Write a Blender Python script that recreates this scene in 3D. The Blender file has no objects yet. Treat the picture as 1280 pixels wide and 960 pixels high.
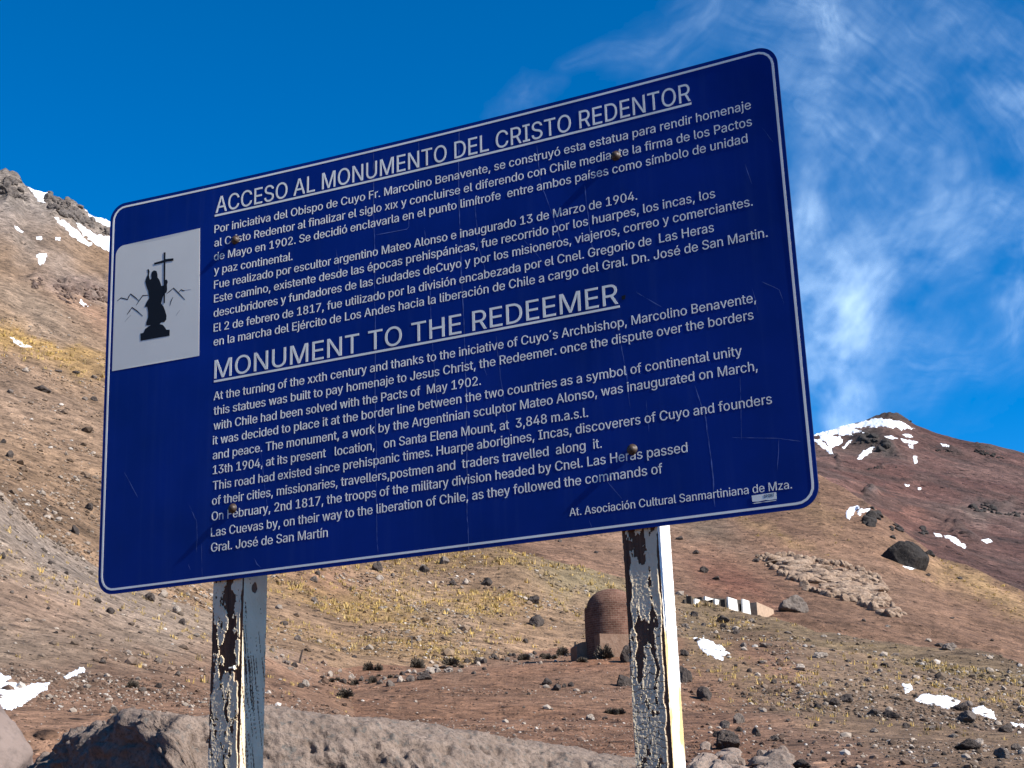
import bpy, bmesh, math, os, random
import numpy as np
from mathutils import Matrix, Vector
from mathutils.geometry import delaunay_2d_cdt

S = bpy.context.scene
COL = S.collection
R = math.radians
random.seed(5)
RNG = np.random.default_rng(11)

# ------------------------------------------------------------------ camera, sky, sun, exposure
F = 1967.344                                   # focal length in photo pixels (1280 wide)
CAM = np.array([0.0, 0.0, 1.6])
M = np.array([[0.99912738, -0.04176686, 0.0],  # camera axes (right, down, forward) to world
              [0.01169309, 0.27971673, 0.96001137],
              [-0.04009666, -0.95917365, 0.27996102]])
cam = bpy.data.cameras.new('camera')
cam.sensor_width = 36.0
cam.lens = F / 1280 * 36
cam.clip_start = 0.05
cam.clip_end = 90000
cam_ob = bpy.data.objects.new('camera', cam)
COL.objects.link(cam_ob)
mw = Matrix.Identity(4)
for i in range(3):
    mw[i][0], mw[i][1], mw[i][2], mw[i][3] = M[i, 0], -M[i, 1], -M[i, 2], CAM[i]
cam_ob.matrix_world = mw
S.camera = cam_ob

SUN_AZ = -27.4        # degrees from +X towards +Y
SUN_EL = 36.0
sdir = np.array([math.cos(R(SUN_AZ)) * math.cos(R(SUN_EL)), math.sin(R(SUN_AZ)) * math.cos(R(SUN_EL)), math.sin(R(SUN_EL))])
W = bpy.data.worlds.new('World')
S.world = W
W.use_nodes = True
wt = W.node_tree
wt.nodes.clear()
sky = wt.nodes.new('ShaderNodeTexSky')
sky.sky_type = 'NISHITA'
sky.sun_disc = False
sky.sun_elevation = R(SUN_EL)
sky.sun_rotation = R(90 - SUN_AZ)
sky.altitude = 3200
sky.air_density = 1.0
sky.dust_density = 0.0
sky.ozone_density = 4.0
hs = wt.nodes.new('ShaderNodeHueSaturation')
hs.inputs['Saturation'].default_value = 1.38
hs.inputs['Value'].default_value = 1.0
bg = wt.nodes.new('ShaderNodeBackground')
bg.inputs['Strength'].default_value = 0.098
wo = wt.nodes.new('ShaderNodeOutputWorld')
wt.links.new(sky.outputs[0], hs.inputs['Color'])
wt.links.new(hs.outputs[0], bg.inputs['Color'])
wt.links.new(bg.outputs[0], wo.inputs['Surface'])

sun = bpy.data.lights.new('sun', 'SUN')
sun.energy = 5.0
sun.angle = R(0.53)
sun.color = (1.0, 0.95, 0.88)
sun_ob = bpy.data.objects.new('sun', sun)
COL.objects.link(sun_ob)
sun_ob.rotation_euler = Vector(sdir).to_track_quat('Z', 'Y').to_euler()
sun_ob.location = (30, -20, 40)

S.view_settings.view_transform = 'Standard'
S.view_settings.look = 'None'
S.view_settings.exposure = 1.0
S.view_settings.gamma = 1.0
S.cycles.max_bounces = 6
S.cycles.diffuse_bounces = 3
S.cycles.transparent_max_bounces = 8

# ------------------------------------------------------------------ helpers
def ray(px, py):
    d = np.stack([(np.asarray(px, float) - 640) / F, (np.asarray(py, float) - 480) / F, np.ones_like(np.asarray(px, float))], -1)
    return d @ M.T

def project(P):
    c = (np.asarray(P) - CAM) @ M
    return 640 + F * c[..., 0] / c[..., 2], 480 + F * c[..., 1] / c[..., 2], c[..., 2]

def at(px, py, r):
    d = ray(px, py)
    h = np.hypot(d[..., 0], d[..., 1])
    return CAM + d * (np.asarray(r) / h)[..., None]

def _h(ix, iy, iz, seed):
    h = (ix.astype(np.int64) * 374761393 + iy.astype(np.int64) * 668265263 + iz.astype(np.int64) * 1274126177 + seed * 974634777) & 0xffffffff
    h = ((h ^ (h >> 13)) * 1274126177) & 0xffffffff
    h = ((h ^ (h >> 16)) * 2246822519) & 0xffffffff
    return ((h ^ (h >> 15)) & 0xffffff) / float(0xffffff) * 2 - 1

def vn2(x, y, seed=0):
    ix, iy = np.floor(x), np.floor(y)
    fx, fy = x - ix, y - iy
    fx = fx * fx * fx * (fx * (fx * 6 - 15) + 10); fy = fy * fy * fy * (fy * (fy * 6 - 15) + 10)
    z = np.zeros_like(ix)
    a, b = _h(ix, iy, z, seed), _h(ix + 1, iy, z, seed)
    c, d = _h(ix, iy + 1, z, seed), _h(ix + 1, iy + 1, z, seed)
    return (a + (b - a) * fx) * (1 - fy) + (c + (d - c) * fx) * fy

def vn3(P, seed=0):
    I = np.floor(P); f = P - I
    f = f * f * (3 - 2 * f)
    ix, iy, iz = I[..., 0], I[..., 1], I[..., 2]
    out = 0
    for dx in (0, 1):
        wx = f[..., 0] if dx else 1 - f[..., 0]
        for dy in (0, 1):
            wy = f[..., 1] if dy else 1 - f[..., 1]
            for dz in (0, 1):
                wz = f[..., 2] if dz else 1 - f[..., 2]
                out = out + wx * wy * wz * _h(ix + dx, iy + dy, iz + dz, seed)
    return out

def fbm2(x, y, oct=4, seed=0, gain=.5):
    s = 0; a = 1
    for i in range(oct):
        s = s + a * vn2(x * 2 ** i + 17.3 * i, y * 2 ** i - 9.1 * i, seed + i); a *= gain
    return s

def fbm3(P, oct=4, seed=0, gain=.5):
    s = 0; a = 1
    for i in range(oct):
        s = s + a * vn3(P * 2 ** i + 13.7 * i, seed + i); a *= gain
    return s

def sstep(a, b, x):
    t = np.clip((x - a) / (b - a), 0, 1)
    return t * t * (3 - 2 * t)

def tag(o, label=None, cat=None, group=None, kind=None):
    if label: o['label'] = label
    if cat: o['category'] = cat
    if group: o['group'] = group
    if kind: o['kind'] = kind
    return o

def empty(name, loc=(0, 0, 0), rz=0):
    o = bpy.data.objects.new(name, None)
    o.empty_display_size = .2
    COL.objects.link(o)
    o.location = loc
    o.rotation_euler = (0, 0, rz)
    return o

def link(name, me, mat=None, parent=None):
    o = bpy.data.objects.new(name, me)
    COL.objects.link(o)
    if mat is not None:
        for m in (mat if isinstance(mat, (list, tuple)) else [mat]):
            me.materials.append(m)
    if parent is not None: o.parent = parent
    return o

def mesh_np(name, V, Fq, smooth=False, mat_idx=None):
    """mesh from numpy: V (n,3), Fq (m,3|4) or a list of such arrays"""
    me = bpy.data.meshes.new(name)
    Fs = Fq if isinstance(Fq, list) else [Fq]
    Fs = [np.asarray(f) for f in Fs if len(f)]
    nl = sum(f.size for f in Fs); npoly = sum(len(f) for f in Fs)
    me.vertices.add(len(V)); me.vertices.foreach_set('co', np.asarray(V, np.float32).ravel())
    me.loops.add(nl); me.loops.foreach_set('vertex_index', np.concatenate([f.ravel() for f in Fs]).astype(np.int32))
    me.polygons.add(npoly)
    tot = np.concatenate([np.full(len(f), f.shape[1]) for f in Fs])
    me.polygons.foreach_set('loop_start', (np.cumsum(tot) - tot).astype(np.int32))
    me.polygons.foreach_set('use_smooth', np.full(npoly, smooth))
    if mat_idx is not None: me.polygons.foreach_set('material_index', np.asarray(mat_idx, np.int32))
    me.update(calc_edges=True)
    return me

def set_attr(me, name, arr, kind='FLOAT'):
    a = me.attributes.new(name, kind, 'POINT')
    if kind == 'FLOAT': a.data.foreach_set('value', np.asarray(arr, np.float32).ravel())
    else:
        c = np.ones((len(arr), 4), np.float32); c[:, :3] = arr
        a.data.foreach_set('color', c.ravel())

class MB:
    """collects boxes / prisms / tubes and links them as one mesh"""
    def __init__(s): s.v = []; s.f = []; s.m = []
    def add(s, V, Fc, mi=0):
        b = len(s.v); s.v += [tuple(map(float, p)) for p in V]
        for f in Fc: s.f.append([b + i for i in f]); s.m.append(mi)
    def box(s, x0, x1, y0, y1, z0, z1, mi=0):
        V = [(x, y, z) for z in (z0, z1) for x, y in ((x0, y0), (x1, y0), (x1, y1), (x0, y1))]
        s.add(V, [(3, 2, 1, 0), (4, 5, 6, 7), (0, 1, 5, 4), (1, 2, 6, 5), (2, 3, 7, 6), (3, 0, 4, 7)], mi)
    def prism(s, pts, y0, y1, mi=0):     # outline in x,z extruded along y
        n = len(pts)
        V = [(p[0], y0, p[1]) for p in pts] + [(p[0], y1, p[1]) for p in pts]
        s.add(V, [tuple(range(n)), tuple(range(2 * n - 1, n - 1, -1))] + [(i, n + i, n + (i + 1) % n, (i + 1) % n) for i in range(n)], mi)
    def lathe(s, prof, seg=24, cx=0, cy=0, mi=0):
        V = []; Fc = []
        for r, z in prof:
            for k in range(seg):
                a = 2 * math.pi * k / seg; V.append((cx + r * math.cos(a), cy + r * math.sin(a), z))
        for i in range(len(prof) - 1):
            for k in range(seg):
                Fc.append((i * seg + k, i * seg + (k + 1) % seg, (i + 1) * seg + (k + 1) % seg, (i + 1) * seg + k))
        Fc.append(tuple(range((len(prof) - 1) * seg, len(prof) * seg)))
        s.add(V, Fc, mi)
    def build(s, name, mat, parent=None, smooth=False):
        me = bpy.data.meshes.new(name); me.from_pydata(s.v, [], s.f)
        me.polygons.foreach_set('material_index', s.m)
        if smooth: me.polygons.foreach_set('use_smooth', [True] * len(s.f))
        bm = bmesh.new(); bm.from_mesh(me); bmesh.ops.recalc_face_normals(bm, faces=bm.faces); bm.to_mesh(me); bm.free()
        return link(name, me, mat, parent)

# ------------------------------------------------------------------ materials
class NT:
    def __init__(s, name):
        s.m = bpy.data.materials.new(name); s.m.use_nodes = True
        s.t = s.m.node_tree; s.t.nodes.clear()
        s.out = s.n('ShaderNodeOutputMaterial'); s.b = s.n('ShaderNodeBsdfPrincipled')
        s.l(s.b.outputs[0], s.out.inputs['Surface'])
        s.tc = s.n('ShaderNodeTexCoord')
    def n(s, t, **k):
        x = s.t.nodes.new(t)
        for a, v in k.items(): setattr(x, a, v)
        return x
    def l(s, a, b): s.t.links.new(a, b)
    def noise(s, scale, detail=4, rough=.55, vec=None, dist=0.0, dim='3D'):
        x = s.n('ShaderNodeTexNoise'); x.noise_dimensions = dim
        x.inputs['Scale'].default_value = scale; x.inputs['Detail'].default_value = detail
        x.inputs['Roughness'].default_value = rough; x.inputs['Distortion'].default_value = dist
        s.l(vec if vec is not None else s.tc.outputs['Object'], x.inputs['Vector'])
        return x.outputs['Fac']
    def voro(s, scale, feature='F1', vec=None, out='Distance', rand=1.0):
        x = s.n('ShaderNodeTexVoronoi'); x.feature = feature
        x.inputs['Scale'].default_value = scale
        if 'Randomness' in x.inputs: x.inputs['Randomness'].default_value = rand
        s.l(vec if vec is not None else s.tc.outputs['Object'], x.inputs['Vector'])
        return x.outputs[out]
    def ramp(s, fac, stops, interp='LINEAR'):
        x = s.n('ShaderNodeValToRGB'); x.color_ramp.interpolation = interp
        e = x.color_ramp.elements
        while len(e) < len(stops): e.new(.5)
        for el, (p, c) in zip(e, stops):
            el.position = p; el.color = (c, c, c, 1) if isinstance(c, (int, float)) else (*c, 1)
        s.l(fac, x.inputs[0]); return x.outputs[0]
    def mix(s, fac, a, b, blend='MIX'):
        x = s.n('ShaderNodeMix'); x.data_type = 'RGBA'; x.blend_type = blend
        for k, v in ((0, fac), (6, a), (7, b)):
            sock = x.inputs[k]
            if isinstance(v, (int, float)): sock.default_value = v if k == 0 else (v, v, v, 1)
            elif isinstance(v, tuple): sock.default_value = (*v, 1)
            else: s.l(v, sock)
        return x.outputs[2]
    def math(s, op, a, b=0.0):
        x = s.n('ShaderNodeMath'); x.operation = op
        for sock, v in zip(x.inputs, (a, b)):
            if isinstance(v, (int, float)): sock.default_value = v
            else: s.l(v, sock)
        return x.outputs[0]
    def attr(s, name, out='Color'):
        x = s.n('ShaderNodeAttribute'); x.attribute_name = name; return x.outputs[out]
    def mapped(s, scale=(1, 1, 1), rot=(0, 0, 0), src='Object'):
        x = s.n('ShaderNodeMapping'); x.inputs['Scale'].default_value = scale; x.inputs['Rotation'].default_value = rot
        s.l(s.tc.outputs[src], x.inputs['Vector']); return x.outputs[0]
    def bump(s, h, strength=.5, dist=.05, prev=None):
        x = s.n('ShaderNodeBump'); x.inputs['Strength'].default_value = strength; x.inputs['Distance'].default_value = dist
        s.l(h, x.inputs['Height'])
        if prev is not None: s.l(prev, x.inputs['Normal'])
        return x.outputs[0]
    def set(s, color=None, rough=None, normal=None, spec=None):
        for key, v in (('Base Color', color), ('Roughness', rough), ('Normal', normal), ('Specular IOR Level', spec)):
            if v is None: continue
            sock = s.b.inputs[key]
            if isinstance(v, tuple): sock.default_value = (*v, 1)
            elif isinstance(v, (int, float)): sock.default_value = v
            else: s.l(v, sock)
        return s.m

def terrain_material(name, s0, grit, bumpd):
    """s0: base noise frequency (1/m); grit: size factor of the stones"""
    t = NT(name)
    base = t.attr('albedo')
    n1 = t.noise(s0, 12, .68)
    n2 = t.noise(s0 * 14, 8, .75)
    c = t.mix(1.0, base, t.ramp(n1, [(.28, .78), (.5, 1.0), (.72, 1.24)]), 'MULTIPLY')
    c = t.mix(1.0, c, t.ramp(n2, [(.34, .42), (.5, 1.0), (.66, 1.65)]), 'MULTIPLY')
    # loose stones of three sizes: a random tint per cell, only some cells hold a stone
    hs = []
    for fq, lo, spread, kh in ((1.1, .72, (.4, 2.0), 1.6), (3.6, .45, (.38, 2.2), .7), (8.5, .35, (.5, 1.9), .3)):
        vc = t.voro(fq * grit, out='Color'); vd = t.voro(fq * grit)
        sp = t.n('ShaderNodeSeparateColor'); t.l(vc, sp.inputs[0])
        pick = t.math('MULTIPLY', t.ramp(sp.outputs[0], [(lo, 0), (lo + .05, 1)]), t.ramp(vd, [(.26, 1), (.42, 0)]))
        tone = t.ramp(sp.outputs[1], [(0, spread[0]), (.6, .85), (.85, 1.35), (1, spread[1])])
        c = t.mix(pick, c, t.mix(1.0, c, tone, 'MULTIPLY'))
        hs.append(t.math('MULTIPLY', t.math('MULTIPLY', pick, t.math('SUBTRACT', .45, vd)), kh))
    b = t.bump(t.math('ADD', n1, hs[0]), 1.0, bumpd * 1.3)
    b = t.bump(t.math('ADD', t.math('MULTIPLY', n2, .45), hs[1]), 1.0, bumpd * .9, b)
    b = t.bump(hs[2], .9, bumpd * .5, b)
    return t.set(c, .95, b, .15)

def rock_material(name, c0, c1, c2, scale=1.0, crack=.4, bd=.05, lichen=None):
    t = NT(name)
    oi = t.n('ShaderNodeObjectInfo')
    n1 = t.noise(1.1 * scale, 8, .65)
    c = t.mix(t.ramp(n1, [(.32, 0), (.68, 1)]), c0, c1)
    n2 = t.noise(6 * scale, 8, .7)
    c = t.mix(t.ramp(n2, [(.5, 0), (.68, 1)]), c, c2)
    if lichen: c = t.mix(t.math('MULTIPLY', t.ramp(t.noise(2.6 * scale, 6, .6), [(.56, 0), (.64, 1)]), .7), c, lichen)
    vec = t.n('ShaderNodeVectorMath'); vec.operation = 'ADD'
    nz = t.n('ShaderNodeTexNoise'); nz.inputs['Scale'].default_value = 2 * scale; nz.inputs['Detail'].default_value = 4
    t.l(t.tc.outputs['Object'], nz.inputs['Vector'])
    sc = t.n('ShaderNodeVectorMath'); sc.operation = 'SCALE'; sc.inputs['Scale'].default_value = .5 / scale
    t.l(nz.outputs['Color'], sc.inputs[0]); t.l(t.tc.outputs['Object'], vec.inputs[0]); t.l(sc.outputs[0], vec.inputs[1])
    ck = t.voro(1.7 * scale, 'DISTANCE_TO_EDGE', vec.outputs[0])
    ckm = t.ramp(ck, [(0, 0), (.05, 1)])
    c = t.mix(t.math('MULTIPLY', t.math('SUBTRACT', 1.0, ckm), .55 * crack), c, (.03, .025, .02))
    var = t.n('ShaderNodeMapRange'); var.inputs['To Min'].default_value = .75; var.inputs['To Max'].default_value = 1.25
    t.l(oi.outputs['Random'], var.inputs['Value'])
    c = t.mix(1.0, c, var.outputs[0], 'MULTIPLY')
    h = t.math('ADD', t.math('MULTIPLY', n2, .7), t.math('MULTIPLY', ckm, .5 * crack))
    b = t.bump(n1, .8, bd * 3)
    b = t.bump(h, .9, bd, b)
    return t.set(c, .92, b, .2)

def plain(name, color, rough=.8, var=.25, scale=8, bump=0, spec=.3):
    t = NT(name)
    n = t.noise(scale, 6, .6)
    c = t.mix(1.0, color, t.ramp(n, [(.3, 1 - var), (.7, 1 + var)]), 'MULTIPLY')
    return t.set(c, rough, t.bump(n, .5, bump) if bump else None, spec)

MAT = {}
MAT['ground'] = terrain_material('stony_soil', .10, 1.5, .25)
MAT['slope'] = terrain_material('scree', .035, .75, .7)
MAT['mountain'] = terrain_material('mountain_scree', .010, .16, 2.6)
MAT['dark_rock'] = rock_material('dark_rock', (.04, .033, .029), (.065, .05, .043), (.095, .078, .068))
MAT['grey_rock'] = rock_material('grey_rock', (.095, .076, .064), (.15, .12, .10), (.19, .16, .14))
MAT['pale_rock'] = rock_material('pale_rock', (.25, .20, .16), (.31, .26, .215), (.36, .32, .28))
MAT['slab_rock'] = rock_material('slab_rock', (.14, .102, .08), (.25, .192, .155), (.075, .062, .054), 7, .22, .014, (.095, .092, .085))
MAT['smooth_rock'] = rock_material('smooth_rock', (.125, .094, .08), (.16, .122, .105), (.095, .075, .066), 1.5, .2, .015)
MAT['crag'] = rock_material('crag_rock', (.195, .128, .086), (.31, .232, .172), (.135, .088, .06), .32, .5, .3)
MAT['left_crag'] = rock_material('left_crag_rock', (.10, .065, .05), (.15, .105, .085), (.19, .14, .115), .3, .6, .5)
MAT['ridge_crag'] = rock_material('ridge_crag_rock', (.12, .10, .088), (.17, .145, .13), (.09, .075, .066), .2, .6, .5)
MAT['black_crag'] = rock_material('black_crag_rock', (.02, .018, .017), (.032, .027, .025), (.048, .04, .035), .25, .4, .25)

t = NT('snow')
n = t.noise(1.6, 8, .6)
MAT['snow'] = t.set(t.mix(t.ramp(n, [(.35, 0), (.7, 1)]), (.70, .73, .78), (.84, .85, .87)), .6, t.bump(n, .8, .35), .3)

t = NT('dry_grass')
MAT['grass'] = t.set(t.attr('tint'), .9, None, .1)
t = NT('loose_stone')
MAT['stone'] = t.set(t.mix(1.0, t.attr('tint'), t.ramp(t.noise(3, 5, .6), [(.3, .75), (.7, 1.25)]), 'MULTIPLY'), .95, None, .15)
MAT['shrub'] = plain('shrub_twigs', (.085, .068, .052), .9, .5, 6, 0, .1)

# ------------------------------------------------------------------ terrain: layers of control lines (photo px, py, metres away)
def line(*pts):
    p = np.array(pts, float)
    X = at(p[:, 0], p[:, 1], p[:, 2])
    az = np.arctan2(X[:, 0], X[:, 1])
    o = np.argsort(az)
    return az[o], p[o, 2], X[o, 2]

LAYERS = {
 'ground': dict(fall=None, lines=[
   line((-900, 960, 24), (0, 960, 24), (640, 960, 24), (1280, 962, 24), (2200, 962, 24)),
   line((-900, 905, 50), (0, 905, 50), (430, 900, 50), (850, 905, 50), (1280, 925, 50), (2200, 925, 50)),
   line((-900, 870, 95), (0, 870, 95), (430, 850, 95), (640, 846, 95), (850, 848, 95), (1000, 850, 95), (1280, 890, 95), (2200, 900, 95)),
   line((-900, 840, 150), (0, 840, 150), (430, 830, 150), (720, 815, 150), (840, 803, 150), (1000, 803, 150), (1280, 849, 150), (2200, 880, 150)),
   line((-900, 840, 3000), (0, 840, 3000), (640, 850, 3000), (1280, 870, 3000), (2200, 880, 3000))]),
 'bank': dict(fall=.25, lines=[
   line((-900, 930, 28), (0, 905, 30), (200, 905, 30), (300, 900, 30), (420, 905, 32), (560, 1010, 34), (900, 1100, 34)),
   line((-900, 740, 55), (0, 757, 55), (140, 800, 55), (266, 835, 55), (336, 855, 55), (437, 885, 56), (560, 960, 57), (900, 1100, 57)),
   line((-900, 540, 84), (-100, 560, 85), (0, 592, 85), (60, 648, 86), (140, 703, 88), (200, 735, 88), (266, 760, 90), (300, 783, 90), (336, 805, 92), (400, 836, 95), (437, 848, 97), (500, 868, 98), (600, 905, 100), (760, 980, 100), (900, 1100, 100))]),
 'hillside': dict(fall=.35, lines=[
   line((-900, 600, 95), (-200, 600, 95), (0, 640, 95), (137, 740, 95), (300, 800, 96), (437, 850, 99), (540, 838, 112), (640, 824, 130), (720, 816, 146), (800, 810, 150), (1000, 806, 150), (1280, 853, 140), (1500, 900, 120), (2200, 960, 100)),
   line((-900, 540, 150), (-200, 560, 150), (0, 595, 150), (137, 650, 150), (300, 730, 150), (437, 770, 150), (540, 762, 165), (640, 760, 172), (720, 763, 185), (800, 774, 190), (840, 777, 190), (900, 788, 190), (1000, 795, 180), (1280, 846, 152), (1500, 890, 130), (2200, 950, 108)),
   line((-900, 330, 260), (-200, 380, 255), (0, 455, 250), (137, 500, 250), (300, 590, 240), (437, 680, 215), (540, 715, 205), (600, 712, 208), (650, 712, 208), (700, 728, 215), (780, 748, 214), (840, 757, 212), (900, 768, 212), (1000, 782, 198), (1280, 840, 161), (1500, 885, 140), (2200, 945, 114)),
   line((-900, -60, 520), (-200, 110, 500), (-60, 190, 500), (0, 219, 500), (20, 222, 500), (33, 236, 503), (60, 240, 505), (85, 250, 510), (105, 262, 515), (137, 276, 520), (200, 325, 500), (300, 420, 450), (437, 560, 350), (540, 640, 270), (600, 676, 240), (650, 689, 235), (700, 702, 240), (780, 722, 240), (840, 738, 235), (900, 751, 230), (968, 762, 220), (1019, 776, 210), (1084, 790, 200), (1152, 806, 190), (1212, 815, 180), (1280, 833, 170), (1500, 880, 150), (2200, 940, 120))]),
 'mountain_spur': dict(fall=.3, lines=[
   line((-900, 700, 330), (400, 690, 300), (600, 700, 270), (780, 738, 270), (900, 768, 265), (1019, 792, 255), (1152, 822, 250), (1280, 852, 240), (1500, 900, 230), (2200, 960, 200)),
   line((-900, 700, 400), (400, 640, 380), (780, 690, 340), (900, 705, 340), (1019, 722, 330), (1152, 763, 310), (1280, 803, 300), (1500, 850, 290), (2200, 940, 260)),
   line((-900, 650, 640), (400, 580, 620), (700, 585, 590), (850, 595, 540), (950, 588, 520), (1022, 596, 500), (1055, 611, 480), (1087, 628, 460), (1130, 662, 440), (1177, 700, 420), (1231, 719, 400), (1280, 738, 390), (1500, 800, 380), (2200, 900, 360))]),
 'mountain': dict(fall=.4, lines=[
   line((-900, 700, 700), (500, 640, 700), (900, 640, 650), (1022, 630, 620), (1150, 715, 560), (1280, 770, 500), (1500, 830, 480), (2200, 930, 450)),
   line((-900, 650, 950), (500, 600, 950), (1022, 583, 900), (1150, 640, 850), (1280, 680, 800), (1500, 740, 760), (2200, 880, 700)),
   line((-900, 640, 1400), (500, 620, 1400), (800, 600, 1400), (950, 566, 1400), (1018, 541, 1400), (1050, 533, 1400), (1078, 526, 1400), (1090, 521, 1400), (1103, 515, 1400), (1110, 513, 1400), (1120, 516, 1400), (1130, 521, 1400), (1145, 530, 1400), (1165, 538, 1400), (1200, 548, 1400), (1240, 556, 1400), (1280, 566, 1400), (1500, 630, 1400), (2200, 800, 1400))]),
}
LN = list(LAYERS)

az_f = np.linspace(R(-25), R(25), 1000)
az_l = R(-25) - np.cumsum(np.linspace(.06, 9, 38)) * R(155) / np.sum(np.linspace(.06, 9, 38))
az_r = R(25) + np.cumsum(np.linspace(.06, 9, 38)) * R(155) / np.sum(np.linspace(.06, 9, 38))
AZ = np.concatenate([az_l[::-1], az_f, az_r])
RR = np.concatenate([np.geomspace(.4, 18, 40), np.geomspace(18, 620, 1150)[1:], np.geomspace(620, 1600, 190)[1:], np.geomspace(1600, 6000, 14)[1:]])
NA, NR = len(AZ), len(RR)

def profile(layer):
    ln = layer['lines']
    rk = np.stack([np.interp(AZ, a, r) for a, r, z in ln], 1)
    zk = np.stack([np.interp(AZ, a, z) for a, r, z in ln], 1)
    kern = np.exp(-np.linspace(-2.2, 2.2, 31) ** 2); kern /= kern.sum()
    for arr, kk in ((rk, kern), (zk, kern)):      # soften the kinks between neighbouring control points, but not along the crest
        for c in range(arr.shape[1] - (0 if arr is rk else 1)):
            arr[:, c] = np.convolve(np.pad(arr[:, c], 15, mode='edge'), kk, 'valid')
    Z = np.empty((NA, NR))
    for i in range(NA):
        r, z = rk[i], zk[i]
        if layer['fall'] is None:
            r = np.concatenate([[0, 9], r]); z = np.concatenate([[0, 0], z])
            z[-1] = z[-2] - 8
            Z[i] = np.interp(RR, r, z)
        else:
            # monotone cubic (pchip) through the control heights, straight fall behind the crest
            d = np.diff(z) / np.diff(r)
            m = np.empty(len(r)); m[0] = d[0]; m[-1] = d[-1]
            for k in range(1, len(r) - 1):
                m[k] = 0 if d[k - 1] * d[k] <= 0 else 2 * d[k - 1] * d[k] / (d[k - 1] + d[k])
            k = np.clip(np.searchsorted(r, RR) - 1, 0, len(r) - 2)
            h = r[k + 1] - r[k]; tt = (RR - r[k]) / h
            zz = ((1 + 2 * tt) * (1 - tt) ** 2 * z[k] + tt * (1 - tt) ** 2 * h * m[k] + tt ** 2 * (3 - 2 * tt) * z[k + 1] + tt ** 2 * (tt - 1) * h * m[k + 1])
            fall = layer['fall']
            over = RR - r[-1]
            zz = np.where(RR > r[-1], z[-1] - fall * over * np.clip(over / 8, 0, 1), zz)
            zz = np.where(RR < r[0], z[0] - .6 * (r[0] - RR), zz)
            Z[i] = zz
    return Z

ZL = np.stack([profile(LAYERS[k]) for k in LN])
# behind the viewer the hills fade to a plain valley
fade = sstep(R(40), R(75), np.abs(AZ))[:, None]
for i in range(1, len(LN)): ZL[i] = ZL[i] * (1 - fade) - 30 * fade
OWN = np.argmax(ZL, 0)
Z = np.max(ZL, 0)
X2 = np.sin(AZ)[:, None] * RR[None]
Y2 = np.cos(AZ)[:, None] * RR[None]
PX, PY, _pz = project(np.stack([X2, Y2, Z], -1))
front = _pz > 1

def poly_mask(px, py, pts, soft=0):
    pts = np.array(pts, float)
    ins = np.zeros(np.shape(px), bool)
    n = len(pts)
    for i in range(n):
        x0, y0 = pts[i]; x1, y1 = pts[(i + 1) % n]
        if y0 == y1: continue
        c = ((y0 > py) != (y1 > py)) & (px < (x1 - x0) * (py - y0) / (y1 - y0) + x0)
        ins ^= c
    return ins

def blob(cx, cy, rx, ry, ang=0):
    a = R(ang); dx, dy = WX - cx, WY - cy
    u = (dx * math.cos(a) + dy * math.sin(a)) / rx; v = (-dx * math.sin(a) + dy * math.cos(a)) / ry
    return np.exp(-(u * u + v * v)) * front

# relief
Rb = np.broadcast_to(RR, (NA, NR))
mid = sstep(60, 140, Rb)
nz = np.zeros_like(Z)
near = sstep(9, 22, Rb)
for lam, amp, seed in ((70, 1.5, 1), (30, .9, 2), (13, .42, 3), (6, .22, 4), (2.6, .12, 5), (1.2, .06, 6)):
    w = sstep(lam * .8, lam * 3.0, Rb) if lam > 6 else near
    nz += amp * w * vn2(X2 / lam + seed * 7, Y2 / lam, seed)
crest_keep = 1.0
far = (OWN == 4)
nz = np.where(far, nz * 1.1 + 3.2 * vn2(X2 / 140, Y2 / 140, 21) * sstep(600, 800, Rb), nz)
# rocky ribs of the left ridge and of the outcrops below it
WX = PX + 7 * fbm2(PX / 26, PY / 26, 3, 31); WY = PY + 7 * fbm2(PX / 26, PY / 26, 3, 37)
hill = (OWN == 2)
crag = np.zeros_like(Z)
crag = np.maximum(crag, blob(5, 235, 40, 24, 20) * 1.2)
crag = np.maximum(crag, blob(78, 262, 48, 22, 38) * 1.35)
crag = np.maximum(crag, blob(128, 290, 26, 16, 45))
crag = np.maximum(crag, blob(95, 362, 58, 15, 8) * .9)
crag = np.maximum(crag, blob(122, 372, 24, 16, 10))
crag = np.maximum(crag, blob(30, 300, 30, 10, 25) * .55)
crag = np.where(hill & (Rb > 180), np.clip(crag * 1.4 - .25, 0, 1), 0)
rid = lambda l, s: 1 - np.abs(vn2((X2 + .35 * Y2) / l, (Y2 - .2 * X2) / (l * 1.6), s)) * 2
nz += crag * (2.4 * rid(17, 41) + 1.5 * rid(7, 42) + .9 * rid(3.2, 43))
# ribs on the right mountain below the summit
crag2 = np.zeros_like(Z)
for b in ((1086, 550, 26, 12, -10, 1), (1108, 556, 16, 9, 20, 1), (1090, 622, 18, 12, -30, .9), (1232, 567, 28, 5, 12, .9), (1245, 634, 40, 8, 10, .8),
          (1180, 564, 30, 3, 8, .7), (1040, 573, 20, 5, 35, .6), (1110, 585, 26, 3, -3, .6), (1200, 598, 50, 3, 10, .5), (1205, 665, 30, 7, 20, .7), (1110, 513, 22, 9, 20, .7), (1135, 522, 10, 6, 20, .7)):
    crag2 = np.maximum(crag2, b[5] * blob(*b[:5]))
crag2 = np.where(OWN >= 3, np.clip(crag2 * 1.5 - .3, 0, 1), 0)
nz += crag2 * (3.4 * rid(26, 51) + 2.2 * rid(11, 52) + 1.0 * rid(5, 53))
Zt = Z + nz * (.25 + .75 * sstep(14, 60, Rb))
Zt[:, RR < 9] = 0

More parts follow.
